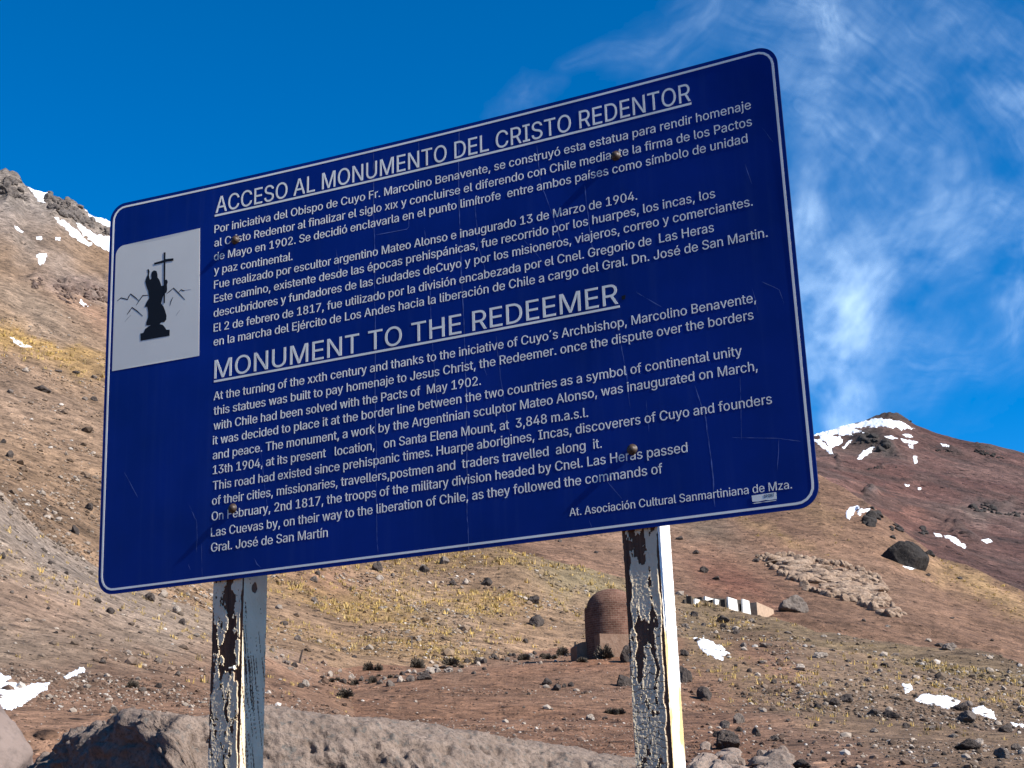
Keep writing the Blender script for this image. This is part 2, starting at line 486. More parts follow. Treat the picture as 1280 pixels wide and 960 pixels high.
# albedo zones (the ground's own colours)
C = lambda *c: np.array(c)
alb = np.zeros((NA, NR, 3))
base = dict(ground=C(.165, .088, .055), bank=C(.185, .138, .102), hillside=C(.185, .123, .08), mountain_spur=C(.14, .085, .058), mountain=C(.086, .046, .039))
for i, k in enumerate(LN): alb[OWN == i] = base[k]
def tint(mask, col):
    global alb
    alb = alb * (1 - mask[..., None]) + col * mask[..., None]
n_a = fbm2(X2 / 22, Y2 / 22, 4, 61); n_b = fbm2(X2 / 5, Y2 / 5, 4, 67); n_c = fbm2(X2 / 60, Y2 / 60, 3, 71)
is_ = lambda *k: np.isin(OWN, [LN.index(q) for q in k]) * 1.0
grass = np.zeros_like(Z)
# left hill
tint(is_('hillside') * sstep(330, 250, WY) * sstep(400, 120, WX) * .9, C(.185, .158, .14))
tint(is_('hillside') * blob(70, 335, 90, 22, 35) * .7, C(.205, .165, .138))
tint(is_('hillside') * blob(40, 390, 90, 30, 30) * .6, C(.21, .165, .128))
tint(is_('hillside') * blob(110, 400, 40, 14, 30) * .5, C(.215, .125, .085))
g = is_('hillside') * (blob(55, 445, 110, 12, 24) * .9 + blob(105, 450, 45, 8, 15) * .8 + blob(10, 420, 40, 10, 30) * .6)
grass = np.maximum(grass, g * .55)
tint(np.clip(g, 0, 1) * .75, C(.29, .185, .075))
tint(is_('hillside') * blob(30, 500, 140, 40, 20) * .5, C(.20, .145, .11))
# bank
tint(is_('bank') * blob(60, 680, 170, 45, 32) * .85, C(.19, .155, .13))
tint(is_('bank') * sstep(790, 860, WY) * .8, C(.185, .105, .068))
tint(is_('bank') * blob(40, 760, 110, 30, 15) * .5, C(.19, .12, .085))
grass = np.maximum(grass, is_('bank') * (.07 + .2 * np.clip(n_a, 0, 1)))
# centre hillside: yellow tussock grass
gc = is_('hillside') * (blob(420, 770, 110, 55, 20) + blob(520, 790, 70, 40, 25) * .95 + blob(600, 740, 60, 40, 45) * .7 + blob(260, 735, 60, 30, 30) + blob(640, 720, 30, 40, 30) * .6 + blob(500, 720, 70, 26) * .5)
gc = np.clip(gc, 0, 1)
grass = np.maximum(grass, gc * np.clip(.65 + .9 * n_a, 0, 1))
tint(gc * np.clip(.55 + .9 * n_a, 0, 1) * .65, C(.24, .155, .068))
tint(is_('hillside') * blob(400, 720, 60, 22, 10) * .6, C(.185, .105, .07))
tint(is_('hillside') * blob(560, 775, 70, 26, 25) * .45, C(.195, .15, .118))
tint(is_('hillside') * blob(625, 800, 70, 16, 5) * .6, C(.205, .135, .09))
sp = is_('hillside') * blob(735, 728, 75, 26, 18)
tint(sp * .8, C(.215, .175, .105)); grass = np.maximum(grass, sp * .5)
# right hillside
rh = is_('hillside', 'ground') * sstep(835, 870, WX) * sstep(30, -20, WY - 835 - (WX - 850) * .42)
tint(rh * .75, C(.112, .082, .056))
tint(is_('hillside', 'ground') * (blob(955, 825, 50, 26, 40) * .7 + blob(985, 848, 24, 18, 30) * .6) , C(.15, .068, .045))
gr = is_('hillside', 'ground') * (blob(1200, 830, 120, 26, 12) + blob(1060, 800, 80, 16, 15) * .8 + blob(1260, 905, 60, 40) * .7 + blob(1090, 870, 60, 24) * .4)
gr = np.clip(gr + .45 * rh, 0, 1)
grass = np.maximum(grass, gr * np.clip(.45 + .8 * n_a, 0, 1) * .7)
tint(gr * np.clip(.6 + .6 * n_a, 0, 1) * .6, C(.215, .16, .085))
# ground: reddish track
tint(is_('ground') * sstep(900, 990, WX) * .5, C(.15, .105, .078))
tint(is_('ground') * np.clip(n_a * .8, 0, 1) * .6, C(.18, .115, .08))
tint(is_('ground') * blob(600, 835, 120, 16, -8) * .6, C(.18, .125, .09))
# spur
tint(is_('mountain_spur') * blob(780, 680, 80, 40) * .7, C(.185, .118, .082))
tint(is_('mountain_spur') * blob(920, 735, 60, 25, 25) * .8, C(.145, .066, .046))
tint(is_('mountain_spur') * blob(880, 665, 50, 16, 20) * .6, C(.125, .10, .075))
gs = is_('mountain_spur') * (blob(1230, 735, 90, 16, 24) + blob(960, 668, 70, 6, 20) * .6 + blob(1020, 640, 40, 20, 40) * .4)
tint(np.clip(gs, 0, 1) * .7, C(.215, .145, .075)); grass = np.maximum(grass, np.clip(gs, 0, 1) * .3)
tint(is_('mountain_spur') * blob(1080, 730, 60, 30, 20) * .5, C(.18, .12, .085))
# mountain
tint(is_('mountain') * np.clip(.3 + n_c, 0, 1) * .5, C(.105, .07, .06))
tint(is_('mountain') * blob(1130, 645, 90, 24, 25) * .7, C(.11, .054, .04))
tint(is_('mountain') * blob(1220, 690, 80, 22, 25) * .5, C(.085, .052, .043))
tint(is_('mountain') * blob(1075, 560, 50, 20) * .5, C(.09, .068, .056))
tint(is_('mountain') * sstep(545, 515, WY) * .7, C(.105, .075, .058))
tint(is_('mountain') * blob(1240, 650, 60, 10, 8) * .7, C(.12, .095, .08))
tint(crag * .8, np.array([.17, .145, .125]) ) 
tint(crag * np.clip(n_b * 1.5, 0, 1) * .7, C(.09, .075, .068))
tint(is_('hillside') * blob(100, 365, 60, 16, 8) * .5, C(.16, .10, .08))
tint(crag2 * .85, C(.05, .043, .04))
st1 = fbm2((PX * .57 - PY * .82) / 6, (PX * .82 + PY * .57) / 70, 4, 81)
st2 = fbm2(X2 / 14 + .25 * Y2 / 14, (Y2 - .25 * X2) / 190, 4, 83)
st3 = fbm2(PX / 90 + 2, (PY - .22 * PX) / 5, 4, 85)
alb *= (1 + .22 * st1 * is_('hillside') * sstep(560, 300, PX) + (.2 * st2 + .18 * st3) * is_('mountain', 'mountain_spur'))[..., None]
tint(is_('mountain') * sstep(.25, .6, st3 + .3 * n_c) * .65, C(.045, .031, .027))
alb *= (1 + .16 * n_c + .12 * n_b)[..., None]
lum = alb.mean(-1, keepdims=True)
alb = np.clip((lum + (alb - lum) * 1.10) * .90, .008, .6)

# link the ground in named sheets
VT = np.stack([X2, Y2, Zt], -1)
idx = np.arange(NA * NR).reshape(NA, NR)
quads = np.stack([idx[:-1, :-1], idx[1:, :-1], idx[1:, 1:], idx[:-1, 1:]], -1)
qown = OWN[:-1, :-1]
full = []
def sheet(name, layers, mat):
    q = quads[np.isin(qown, layers)].reshape(-1, 4)
    u, inv = np.unique(q, return_inverse=True)
    me = mesh_np(name, VT.reshape(-1, 3)[u], inv.reshape(-1, 4), True)
    set_attr(me, 'albedo', alb.reshape(-1, 3)[u], 'FLOAT_COLOR')
    o = link(name, me, mat); tag(o, kind='structure'); return o
# seam behind the viewer
seam = np.stack([idx[-1, :-1], idx[0, :-1], idx[0, 1:], idx[-1, 1:]], -1)
quads = np.concatenate([quads.reshape(-1, 4), seam]); qown = np.concatenate([qown.ravel(), OWN[-1, :-1]])
sheet('ground', [0], MAT['ground'])
sheet('bank', [1], MAT['ground'])
sheet('hillside', [2], MAT['slope'])
sheet('mountain_spur', [3], MAT['slope'])
sheet('mountain', [4], MAT['mountain'])

TAN = (Zt - CAM[2]) / Rb
TMAX = np.maximum.accumulate(TAN, 1)
GZa = np.gradient(Zt, axis=1) / np.gradient(RR)[None]
def drop(px, py):
    """the point of the ground that the line of sight through a photo pixel meets"""
    px = np.atleast_1d(np.asarray(px, float)); py = np.atleast_1d(np.asarray(py, float))
    d = ray(px, py); h = np.hypot(d[:, 0], d[:, 1]); tn = d[:, 2] / h; az = np.arctan2(d[:, 0], d[:, 1])
    col = np.clip(np.searchsorted(AZ, az), 1, NA - 1)
    wa = np.clip((az - AZ[col - 1]) / (AZ[col] - AZ[col - 1]), 0, 1)
    r = np.full(len(px), np.nan)
    for i in range(len(px)):
        tm = TMAX[col[i] - 1] * (1 - wa[i]) + TMAX[col[i]] * wa[i]
        k = np.searchsorted(tm, tn[i])
        if 0 < k < NR:
            a, b = tm[k - 1], tm[k]
            f_ = 0 if b <= a else (tn[i] - a) / (b - a)
            r[i] = RR[k - 1] + (RR[k] - RR[k - 1]) * np.clip(f_, 0, 1)
    return az, r

def zat(az, r):
    ia = np.clip(np.searchsorted(AZ, az), 1, NA - 1); ir = np.clip(np.searchsorted(RR, r), 1, NR - 1)
    a = np.clip((az - AZ[ia - 1]) / (AZ[ia] - AZ[ia - 1]), 0, 1); b = np.clip((r - RR[ir - 1]) / (RR[ir] - RR[ir - 1]), 0, 1)
    return ((1 - a) * ((1 - b) * Zt[ia - 1, ir - 1] + b * Zt[ia - 1, ir]) + a * ((1 - b) * Zt[ia, ir - 1] + b * Zt[ia, ir])), ia, ir

def ground_xy(x, y):
    az = np.arctan2(x, y); r = np.hypot(x, y)
    return zat(az, r)[0]

def spot(px, py):
    az, r = drop(px, py)
    z, ia, ir = zat(az, np.nan_to_num(r, nan=1.0))
    return np.stack([np.sin(az) * r, np.cos(az) * r, z], -1), r, ia, ir
#PART2
# ------------------------------------------------------------------ thin high cloud: one sheet far up, its density varies
def polyline_dist(px, py, pts):
    best = np.full(px.shape, 1e9); along = np.zeros(px.shape)
    pts = np.array(pts, float); L = 0; tot = np.sum(np.hypot(*np.diff(pts[:, :2], axis=0).T))
    for (x0, y0, *_), (x1, y1, *_) in zip(pts[:-1], pts[1:]):
        dx, dy = x1 - x0, y1 - y0; l2 = dx * dx + dy * dy
        tt = np.clip(((px - x0) * dx + (py - y0) * dy) / l2, 0, 1)
        d = np.hypot(px - x0 - tt * dx, py - y0 - tt * dy)
        m = d < best
        best = np.where(m, d, best); along = np.where(m, (L + tt * math.sqrt(l2)) / tot, along)
        L += math.sqrt(l2)
    return best, along

def build_clouds():
    nx, ny = 640, 420
    gx = np.linspace(560, 1420, nx); gy = np.linspace(-140, 600, ny)
    px, py = np.meshgrid(gx, gy, indexing='ij')
    d = ray(px, py)
    alt = 6000.0
    P = CAM + d * ((alt - CAM[2]) / np.maximum(d[..., 2], .02))[..., None]
    wx = px + 22 * fbm2(px / 120, py / 120, 3, 301, .42) + 1.6 * fbm2(px / 22, py / 22, 2, 311)
    wy = py + 22 * fbm2(px / 120, py / 120, 3, 305, .42) + 1.6 * fbm2(px / 22, py / 22, 2, 315)
    den = np.zeros_like(px)
    def stroke(pts, width, amp, sl=9.0, wl=1.0, seed=0, prof=None):
        nonlocal den
        dd, al = polyline_dist(wx, wy, pts)
        w = np.interp(al, np.linspace(0, 1, len(width)), width); a = np.interp(al, np.linspace(0, 1, len(amp)), amp)
        # fibres run along the stroke
        fib = fbm2(al * 3 + seed * 3, dd / sl + seed, 4, 330 + seed) * .5 + .5 * fbm2(al * 9, dd / (sl * .45) + seed, 3, 340 + seed)
        den = den + a * np.exp(-(dd / w) ** 2) * np.clip(.8 + .42 * fib, .1, 2)
    stroke([(1064, 560), (1052, 500), (1036, 440), (1020, 370), (1004, 300), (996, 230)], [30, 40, 44, 42, 34, 24], [.6, .8, .8, .65, .55, .3], 24, seed=1)
    stroke([(1010, 470), (1040, 380), (1036, 300), (1000, 210)], [70, 80, 70, 50], [.3, .4, .3, .15], 26, seed=2)
    stroke([(900, 20), (985, 70), (1060, 75), (1130, 120), (1175, 190), (1180, 270), (1150, 320), (1090, 360), (1050, 400)], [60, 70, 80, 70, 60, 55, 55, 55, 50], [.06, .18, .27, .27, .23, .2, .2, .2, .18], 16, seed=3)
    stroke([(985, 130), (1040, 160), (1110, 200), (1160, 260)], [40, 46, 40, 30], [.2, .2, .17, .12], 14, seed=4)
    stroke([(1040, 400), (1120, 350), (1200, 330), (1300, 290)], [40, 40, 40, 40], [.2, .2, .17, .15], 12, seed=5)
    stroke([(1050, 340), (1150, 300), (1230, 290), (1330, 320)], [36, 40, 46, 46], [.13, .17, .17, .13], 10, seed=6)
    stroke([(1000, 10), (1040, 30), (1060, 75)], [22, 26, 22], [.2, .35, .2], 8, seed=7)
    stroke([(1180, 20), (1230, 60), (1290, 130), (1340, 200)], [50, 60, 60, 60], [.12, .24, .3, .3], 12, seed=8)
    stroke([(720, 75), (770, 58), (830, 40), (880, 5), (910, -40)], [16, 26, 32, 32, 30], [.04, .12, .16, .16, .14], 14, seed=9)
    stroke([(630, 130), (665, 120), (710, 110)], [16, 24, 16], [.06, .12, .05], 12, seed=10)
    stroke([(1292, 320), (1284, 370), (1278, 420)], [16, 18, 14], [.35, .4, .15], 7, seed=11)
    stroke([(1090, 470), (1180, 440), (1300, 420)], [50, 50, 50], [.12, .14, .1], 12, seed=12)
    patch = fbm2(px / 60 + 3, py / 42, 5, 360) * .42 + .66
    fine = fbm2((px * .8 + py * .6) / 11, (py * .8 - px * .6) / 34, 4, 370) * .22 + 1
    den = np.clip(den, 0, 2) * np.clip(patch, .12, 1.3) * fine
    edge = sstep(560, 640, px) * sstep(1420, 1330, px) * sstep(-140, -90, py)
    den = np.clip(1 - np.exp(-.72 * den), 0, .9) * edge
    id_ = np.arange(nx * ny).reshape(nx, ny)
    q = np.stack([id_[:-1, :-1], id_[1:, :-1], id_[1:, 1:], id_[:-1, 1:]], -1).reshape(-1, 4)
    dk = den.ravel()
    q = q[(dk[q].max(1) > .004)]
    u, inv = np.unique(q, return_inverse=True)
    me = mesh_np('cirrus_cloud', P.reshape(-1, 3)[u], inv.reshape(-1, 4), True)
    set_attr(me, 'cover', dk[u])
    t = NT('cirrus_cloud')
    tr = t.n('ShaderNodeBsdfTransparent'); tl = t.n('ShaderNodeBsdfTranslucent'); df = t.n('ShaderNodeBsdfDiffuse')
    tl.inputs[0].default_value = (.66, .86, 1, 1); df.inputs[0].default_value = (.75, .86, .95, 1)
    ad = t.n('ShaderNodeMixShader'); ad.inputs[0].default_value = .25; t.l(tl.outputs[0], ad.inputs[1]); t.l(df.outputs[0], ad.inputs[2])
    mx = t.n('ShaderNodeMixShader'); t.l(t.attr('cover', 'Fac'), mx.inputs[0]); t.l(tr.outputs[0], mx.inputs[1]); t.l(ad.outputs[0], mx.inputs[2])
    t.l(mx.outputs[0], t.out.inputs['Surface'])
    o = link('cirrus_cloud', me, t.m); tag(o, kind='stuff')
build_clouds()

# ------------------------------------------------------------------ the sign
SO = np.array([-1.38159596, 5.11315191, 2.42958846])      # lower left corner of the panel
SU = np.array([2.18988994, -.98202955, 0]); SW = 2.4; SH = 1.37379
SU = SU / np.linalg.norm(SU)
SN = np.cross(SU, [0, 0, 1.0])
YAW = math.atan2(SU[1], SU[0])
BASE = SO + SU * 1.22; BASE = np.array([BASE[0], BASE[1], 0.0])
sign = empty('information_sign', BASE, YAW)
tag(sign, 'large blue text board on two peeling white posts', 'sign')

def bend(u, v):
    uu = np.clip(u / SW, 0, 1); vv = np.clip(v / SH, 0, 1)
    return .034 * 4 * uu * (1 - uu) * vv ** 1.6

def loc(u, v, n):
    """panel coordinates (right, up, out of the face) to the sign's own space"""
    u = np.asarray(u, float); v = np.asarray(v, float)
    nn = n - bend(u, v)
    return np.stack([u - 1.22, -nn, v + SO[2]], -1)

def uv(px, py):
    d = ray(px, py); off = 0.0
    for _ in range(8):
        q = SO - SN * off
        t_ = ((q - CAM) @ SN) / (d @ SN); p = CAM + d * t_
        u = float((p - SO) @ SU); v = float(p[2] - SO[2]); off = float(bend(u, v))
    return np.array([u, v])

t = NT('blue_sheeting')
n1 = t.noise(3, 4); n2 = t.noise(40, 5, .7)
c = t.mix(1.0, (.0002, .019, .185), t.ramp(n1, [(.3, .82), (.7, 1.18)]), 'MULTIPLY')
c = t.mix(t.ramp(t.noise(1, 5, .6, t.mapped((26, 26, 1.3))), [(.5, 0), (.8, .07)]), c, (.12, .17, .30))
c = t.mix(t.ramp(n2, [(.62, 0), (.8, .12)]), c, (.02, .05, .2))
MAT['blue'] = t.set(c, t.ramp(n1, [(.3, .36), (.7, .5)]), t.bump(t.noise(1.8, 2), .12, .02), .16)
MAT['letter'] = plain('letter_vinyl', (.90, .88, .75), .6, .1, 6, 0, .3)
MAT['border'] = plain('border_vinyl', (.90, .88, .76), .6, .1, 6, 0, .3)
MAT['plate'] = plain('emblem_plate', (.74, .72, .62), .6, .05, 3, 0, .3)
MAT['black_vinyl'] = plain('black_vinyl', (.006, .006, .007), .6, .1, 6)
MAT['grey_vinyl'] = plain('grey_vinyl', (.25, .25, .26), .6, .1, 6)
MAT['crack'] = plain('cracked_sheeting', (.09, .13, .32), .6, .5, 30)
MAT['edge_metal'] = plain('panel_edge', (.012, .02, .07), .5, .2, 6)
MAT['bolt'] = plain('rusty_bolt', (.04, .024, .016), .55, .5, 90, .001, .5)

def rounded(u0, v0, u1, v1, r, seg=10, side=.05, corners=(1, 1, 1, 1)):
    P = []
    cs = [((u1, v1), 0), ((u0, v1), 90), ((u0, v0), 180), ((u1, v0), 270)]
    for ((cx, cy), a0), on in zip(cs, corners):
        rr = r if on else 0
        sx = 1 if cx == u1 else -1; sy = 1 if cy == v1 else -1
        ox, oy = cx - sx * rr, cy - sy * rr
        if not on: P.append((cx, cy)); continue
        for k in range(seg + 1):
            a = R(a0 + 90 * k / seg); P.append((ox + rr * math.cos(a), oy + rr * math.sin(a)))
    out = []
    for a, b in zip(P, P[1:] + P[:1]):
        n = max(1, int(math.hypot(b[0] - a[0], b[1] - a[1]) / side))
        for k in range(n): out.append((a[0] + (b[0] - a[0]) * k / n, a[1] + (b[1] - a[1]) * k / n))
    return out

# panel: a bent sheet with rounded corners
def build_panel():
    outl = rounded(0, 0, SW, SH, .06)
    inner = [(x, y) for x in np.linspace(.06, SW - .06, 40) for y in np.linspace(.06, SH - .06, 22)]
    n = len(outl)
    vs, es, fs, *_ = delaunay_2d_cdt([Vector(p) for p in outl + inner], [(i, (i + 1) % n) for i in range(n)], [], 1, 1e-6)
    V2 = np.array([v[:] for v in vs]); k = len(V2)
    Fc = [list(f) for f in fs]
    front_ = loc(V2[:, 0], V2[:, 1], 0.0); back = loc(V2[:, 0], V2[:, 1], -.004)
    faces = []; mi = []
    for f in Fc: faces.append(f); mi.append(0)
    for f in Fc: faces.append([i + k for i in f[::-1]]); mi.append(1)
    for i in range(n): faces.append([i, i + k, (i + 1) % n + k, (i + 1) % n]); mi.append(1)
    b = 2 * k
    V = [tuple(p) for p in front_] + [tuple(p) for p in back]
    # cracks in the old sheeting, slightly raised lips
    rng = np.random.default_rng(3)
    def crack(pts, w):
        nonlocal b
        pts = np.array([uv(*p) for p in pts])
        L = np.concatenate([[0], np.cumsum(np.hypot(*np.diff(pts, axis=0).T))]); m = max(3, int(L[-1] / .012))
        s = np.linspace(0, L[-1], m)
        x = np.interp(s, L, pts[:, 0]) + np.cumsum(rng.normal(0, .0006, m)) ; y = np.interp(s, L, pts[:, 1])
        dx, dy = np.gradient(x), np.gradient(y); l = np.hypot(dx, dy) + 1e-9
        ww = .95 * w * np.clip(rng.normal(.8, .4, m), .12, 1.6); ww[0] = ww[-1] = 0.0001
        A = loc(x - dy / l * ww, y + dx / l * ww, .0003); B = loc(x + dy / l * ww, y - dx / l * ww, .0003)
        for p in A: V.append(tuple(p))
        for p in B: V.append(tuple(p))
        for i in range(m - 1):
            faces.append([b + i, b + m + i, b + m + i + 1, b + i + 1]); mi.append(2)
        b += 2 * m
    for pts, w in (([(467, 184), (468, 292), (469, 400), (471, 540), (473, 694)], .0011), ([(574, 164), (574, 200), (577, 360), (581, 500), (585, 690)], .0013),
                   ([(523, 176), (525, 215)], .0008), ([(511, 260), (511, 286), (468, 294)], .0009), ([(530, 283), (536, 340), (538, 400), (545, 520)], .0007),
                   ([(671, 182), (676, 232), (692, 275), (700, 300)], .0010), ([(731, 232), (735, 260), (741, 320)], .0010), ([(594, 255), (598, 305), (610, 345)], .0008),
                   ([(776, 430), (783, 465), (789, 510)], .0010), ([(868, 482), (882, 520), (889, 570), (896, 634)], .0012), ([(808, 500), (812, 540)], .0008),
                   ([(940, 360), (947, 392)], .0008), ([(795, 365), (828, 384)], .0009), ([(758, 600), (778, 624)], .0009), ([(736, 650), (741, 663)], .0012),
                   ([(932, 205), (940, 230)], .0008), ([(953, 160), (966, 178)], .0007), ([(952, 352), (974, 362), (980, 380)], .0008), ([(974, 548), (972, 588)], .0009),
                   ([(914, 547), (970, 548), (1000, 552)], .0006), ([(155, 590), (172, 622)], .0009), ([(236, 630), (246, 652), (246, 690)], .0009), ([(252, 680), (253, 724)], .0008),
                   ([(318, 698), (320, 704), (327, 710)], .0012), ([(235, 705), (238, 712)], .0012), ([(326, 555), (331, 600), (335, 640)], .0007), ([(600, 447), (608, 470)], .0007),
                   ([(332, 258), (340, 285)], .0006), ([(420, 310), (424, 340)], .0007), ([(655, 300), (680, 330)], .0007), ([(620, 420), (625, 470), (640, 560)], .0006), ([(925, 470), (924, 550)], .0006)):
        crack(pts, w)
    me = bpy.data.meshes.new('panel'); me.from_pydata(V, [], faces); me.polygons.foreach_set('material_index', mi)
    link('panel', me, [MAT['blue'], MAT['edge_metal'], MAT['crack']], sign)
build_panel()

def ring_mesh(name, outl_out, outl_in, n, mat, parent):
    k = len(outl_out)
    A = np.array(outl_out); B = np.array(outl_in)
    V = np.concatenate([loc(A[:, 0], A[:, 1], n), loc(B[:, 0], B[:, 1], n), loc(A[:, 0], A[:, 1], n - .0005), loc(B[:, 0], B[:, 1], n - .0005)])
    i = np.arange(k); j = (i + 1) % k
    Fq = np.concatenate([np.stack([i, j, j + k, i + k], 1), np.stack([i + 2 * k, j + 2 * k, j, i], 1), np.stack([i + k, j + k, j + 3 * k, i + 3 * k], 1)])
    return link(name, mesh_np(name, V, Fq), mat, parent)
ro = rounded(.0115, .0115, SW - .0115, SH - .0115, .05, 12)
ri = [(min(max(x, 0), SW), y) for x, y in rounded(.0195, .0195, SW - .0195, SH - .0195, .042, 12)]
# same point count: resample the inner outline at the outer's parameters
def resample(P, m):
    P = np.array(P + [P[0]]); L = np.concatenate([[0], np.cumsum(np.hypot(*np.diff(P, axis=0).T))])
    s = np.linspace(0, L[-1], m, endpoint=False); return np.stack([np.interp(s, L, P[:, 0]), np.interp(s, L, P[:, 1])], 1)
def offset_ring(P, d):
    P = np.array(P); nx_ = np.roll(P, -1, 0) - np.roll(P, 1, 0); l = np.hypot(*nx_.T)[:, None]
    nrm = np.stack([-nx_[:, 1], nx_[:, 0]], 1) / l
    return P + nrm * d
ro = resample(ro, 420)
ring_mesh('border_line', ro, offset_ring(ro, .0068), .0006, MAT['border'], sign)

# lettering
try:
    FONT = bpy.data.fonts.load(os.path.join(bpy.utils.resource_path('LOCAL'), 'datafiles', 'fonts', 'Inter.woff2'))
except Exception:
    FONT = None

def glyph_mesh(body, offset=.0):
    """outline of a line of text as a clean triangulation (overlapping strokes merged); unit em"""
    c = bpy.data.curves.new('text', 'FONT'); c.body = body
    if FONT: c.font = FONT
    c.offset = offset; c.resolution_u = 2; c.fill_mode = 'NONE'
    o = bpy.data.objects.new('text', c); COL.objects.link(o)
    dg = bpy.context.evaluated_depsgraph_get(); dg.update()
    me = bpy.data.meshes.new_from_object(o.evaluated_get(dg))
    V = np.array([v.co[:2] for v in me.vertices]); Ed = np.array([e.vertices[:] for e in me.edges])
    bpy.data.objects.remove(o); bpy.data.curves.remove(c); bpy.data.meshes.remove(me)
    # loops come as runs of consecutive vertices
    nb = {}
    for a, b_ in Ed: nb.setdefault(a, []).append(b_); nb.setdefault(b_, []).append(a)
    start = 0; loops = []
    seen = set()
    for i in range(len(V)):
        if i in seen: continue
        comp = []; j = i
        while j in nb and j not in seen:
            seen.add(j); comp.append(j)
            if j + 1 in nb and (j + 1) in nb[j] and j + 1 not in seen: j += 1
            else: break
        if len(comp) > 2: loops.append(comp)
    dirE = np.array([(l[k], l[(k + 1) % len(l)]) for l in loops for k in range(len(l))])
    vs, es, fs, *_ = delaunay_2d_cdt([Vector(p) for p in V], [tuple(map(int, e)) for e in dirE], [], 0, 1e-7)
    V2 = np.array([v[:] for v in vs]); T = np.array([f[:] for f in fs])
    cen = V2[T].mean(1)
    A = V[dirE[:, 0]]; B = V[dirE[:, 1]]
    wn = np.zeros(len(cen))
    for lo in range(0, len(cen), 2000):
        cc = cen[lo:lo + 2000]
        isl = (B[None, :, 0] - A[None, :, 0]) * (cc[:, None, 1] - A[None, :, 1]) - (cc[:, None, 0] - A[None, :, 0]) * (B[None, :, 1] - A[None, :, 1])
        upw = (A[None, :, 1] <= cc[:, None, 1]) & (B[None, :, 1] > cc[:, None, 1]) & (isl > 0)
        dnw = (A[None, :, 1] > cc[:, None, 1]) & (B[None, :, 1] <= cc[:, None, 1]) & (isl < 0)
        wn[lo:lo + 2000] = upw.sum(1) - dnw.sum(1)
    T = T[np.abs(wn) > .5]
    u, inv = np.unique(T, return_inverse=True)
    return V2[u], inv.reshape(-1, 3)

def solid_from_tris(name, UV, T, n, mat, parent, thick=.0005):
    k = len(UV)
    e = np.concatenate([T[:, [0, 1]], T[:, [1, 2]], T[:, [2, 0]]])
    key = np.sort(e, 1); _, ix, cnt = np.unique(key, axis=0, return_index=True, return_counts=True)
    be = e[ix[cnt == 1]]
    V = np.concatenate([loc(UV[:, 0], UV[:, 1], n), loc(UV[:, 0], UV[:, 1], n - thick)])
    side = np.stack([be[:, 0], be[:, 0] + k, be[:, 1] + k, be[:, 1]], 1)
    return link(name, mesh_np(name, V, [T, side]), mat, parent)

def text_line(name, body, p0, p1, cap, offset=.005, under=None, mat=None, n=.0006):
    a, b_ = uv(*p0), uv(*p1)
    V, T = glyph_mesh(body, offset)
    x0, x1 = V[:, 0].min(), V[:, 0].max()
    L = np.hypot(*(b_ - a)); ex = (b_ - a) / L; ey = np.array([-ex[1], ex[0]])
    sx = L / (x1 - x0); sy = cap / .5087
    UV = a + (V[:, :1] - x0) * sx * ex + V[:, 1:] * sy * ey
    return solid_from_tris(name, UV, T, n, mat or MAT['letter'], sign)

def strip(name, p0, p1, w, n, mat, parent):
    a, b_ = uv(*p0), uv(*p1); m = 40
    s = np.linspace(0, 1, m)[:, None]; c = a + (b_ - a) * s
    UV = np.concatenate([c, c - [0, w]])
    i = np.arange(m - 1)
    T = np.concatenate([np.stack([i, i + m, i + 1], 1), np.stack([i + 1, i + m, i + m + 1], 1)])
    return solid_from_tris(name, UV, T, n, mat, parent)

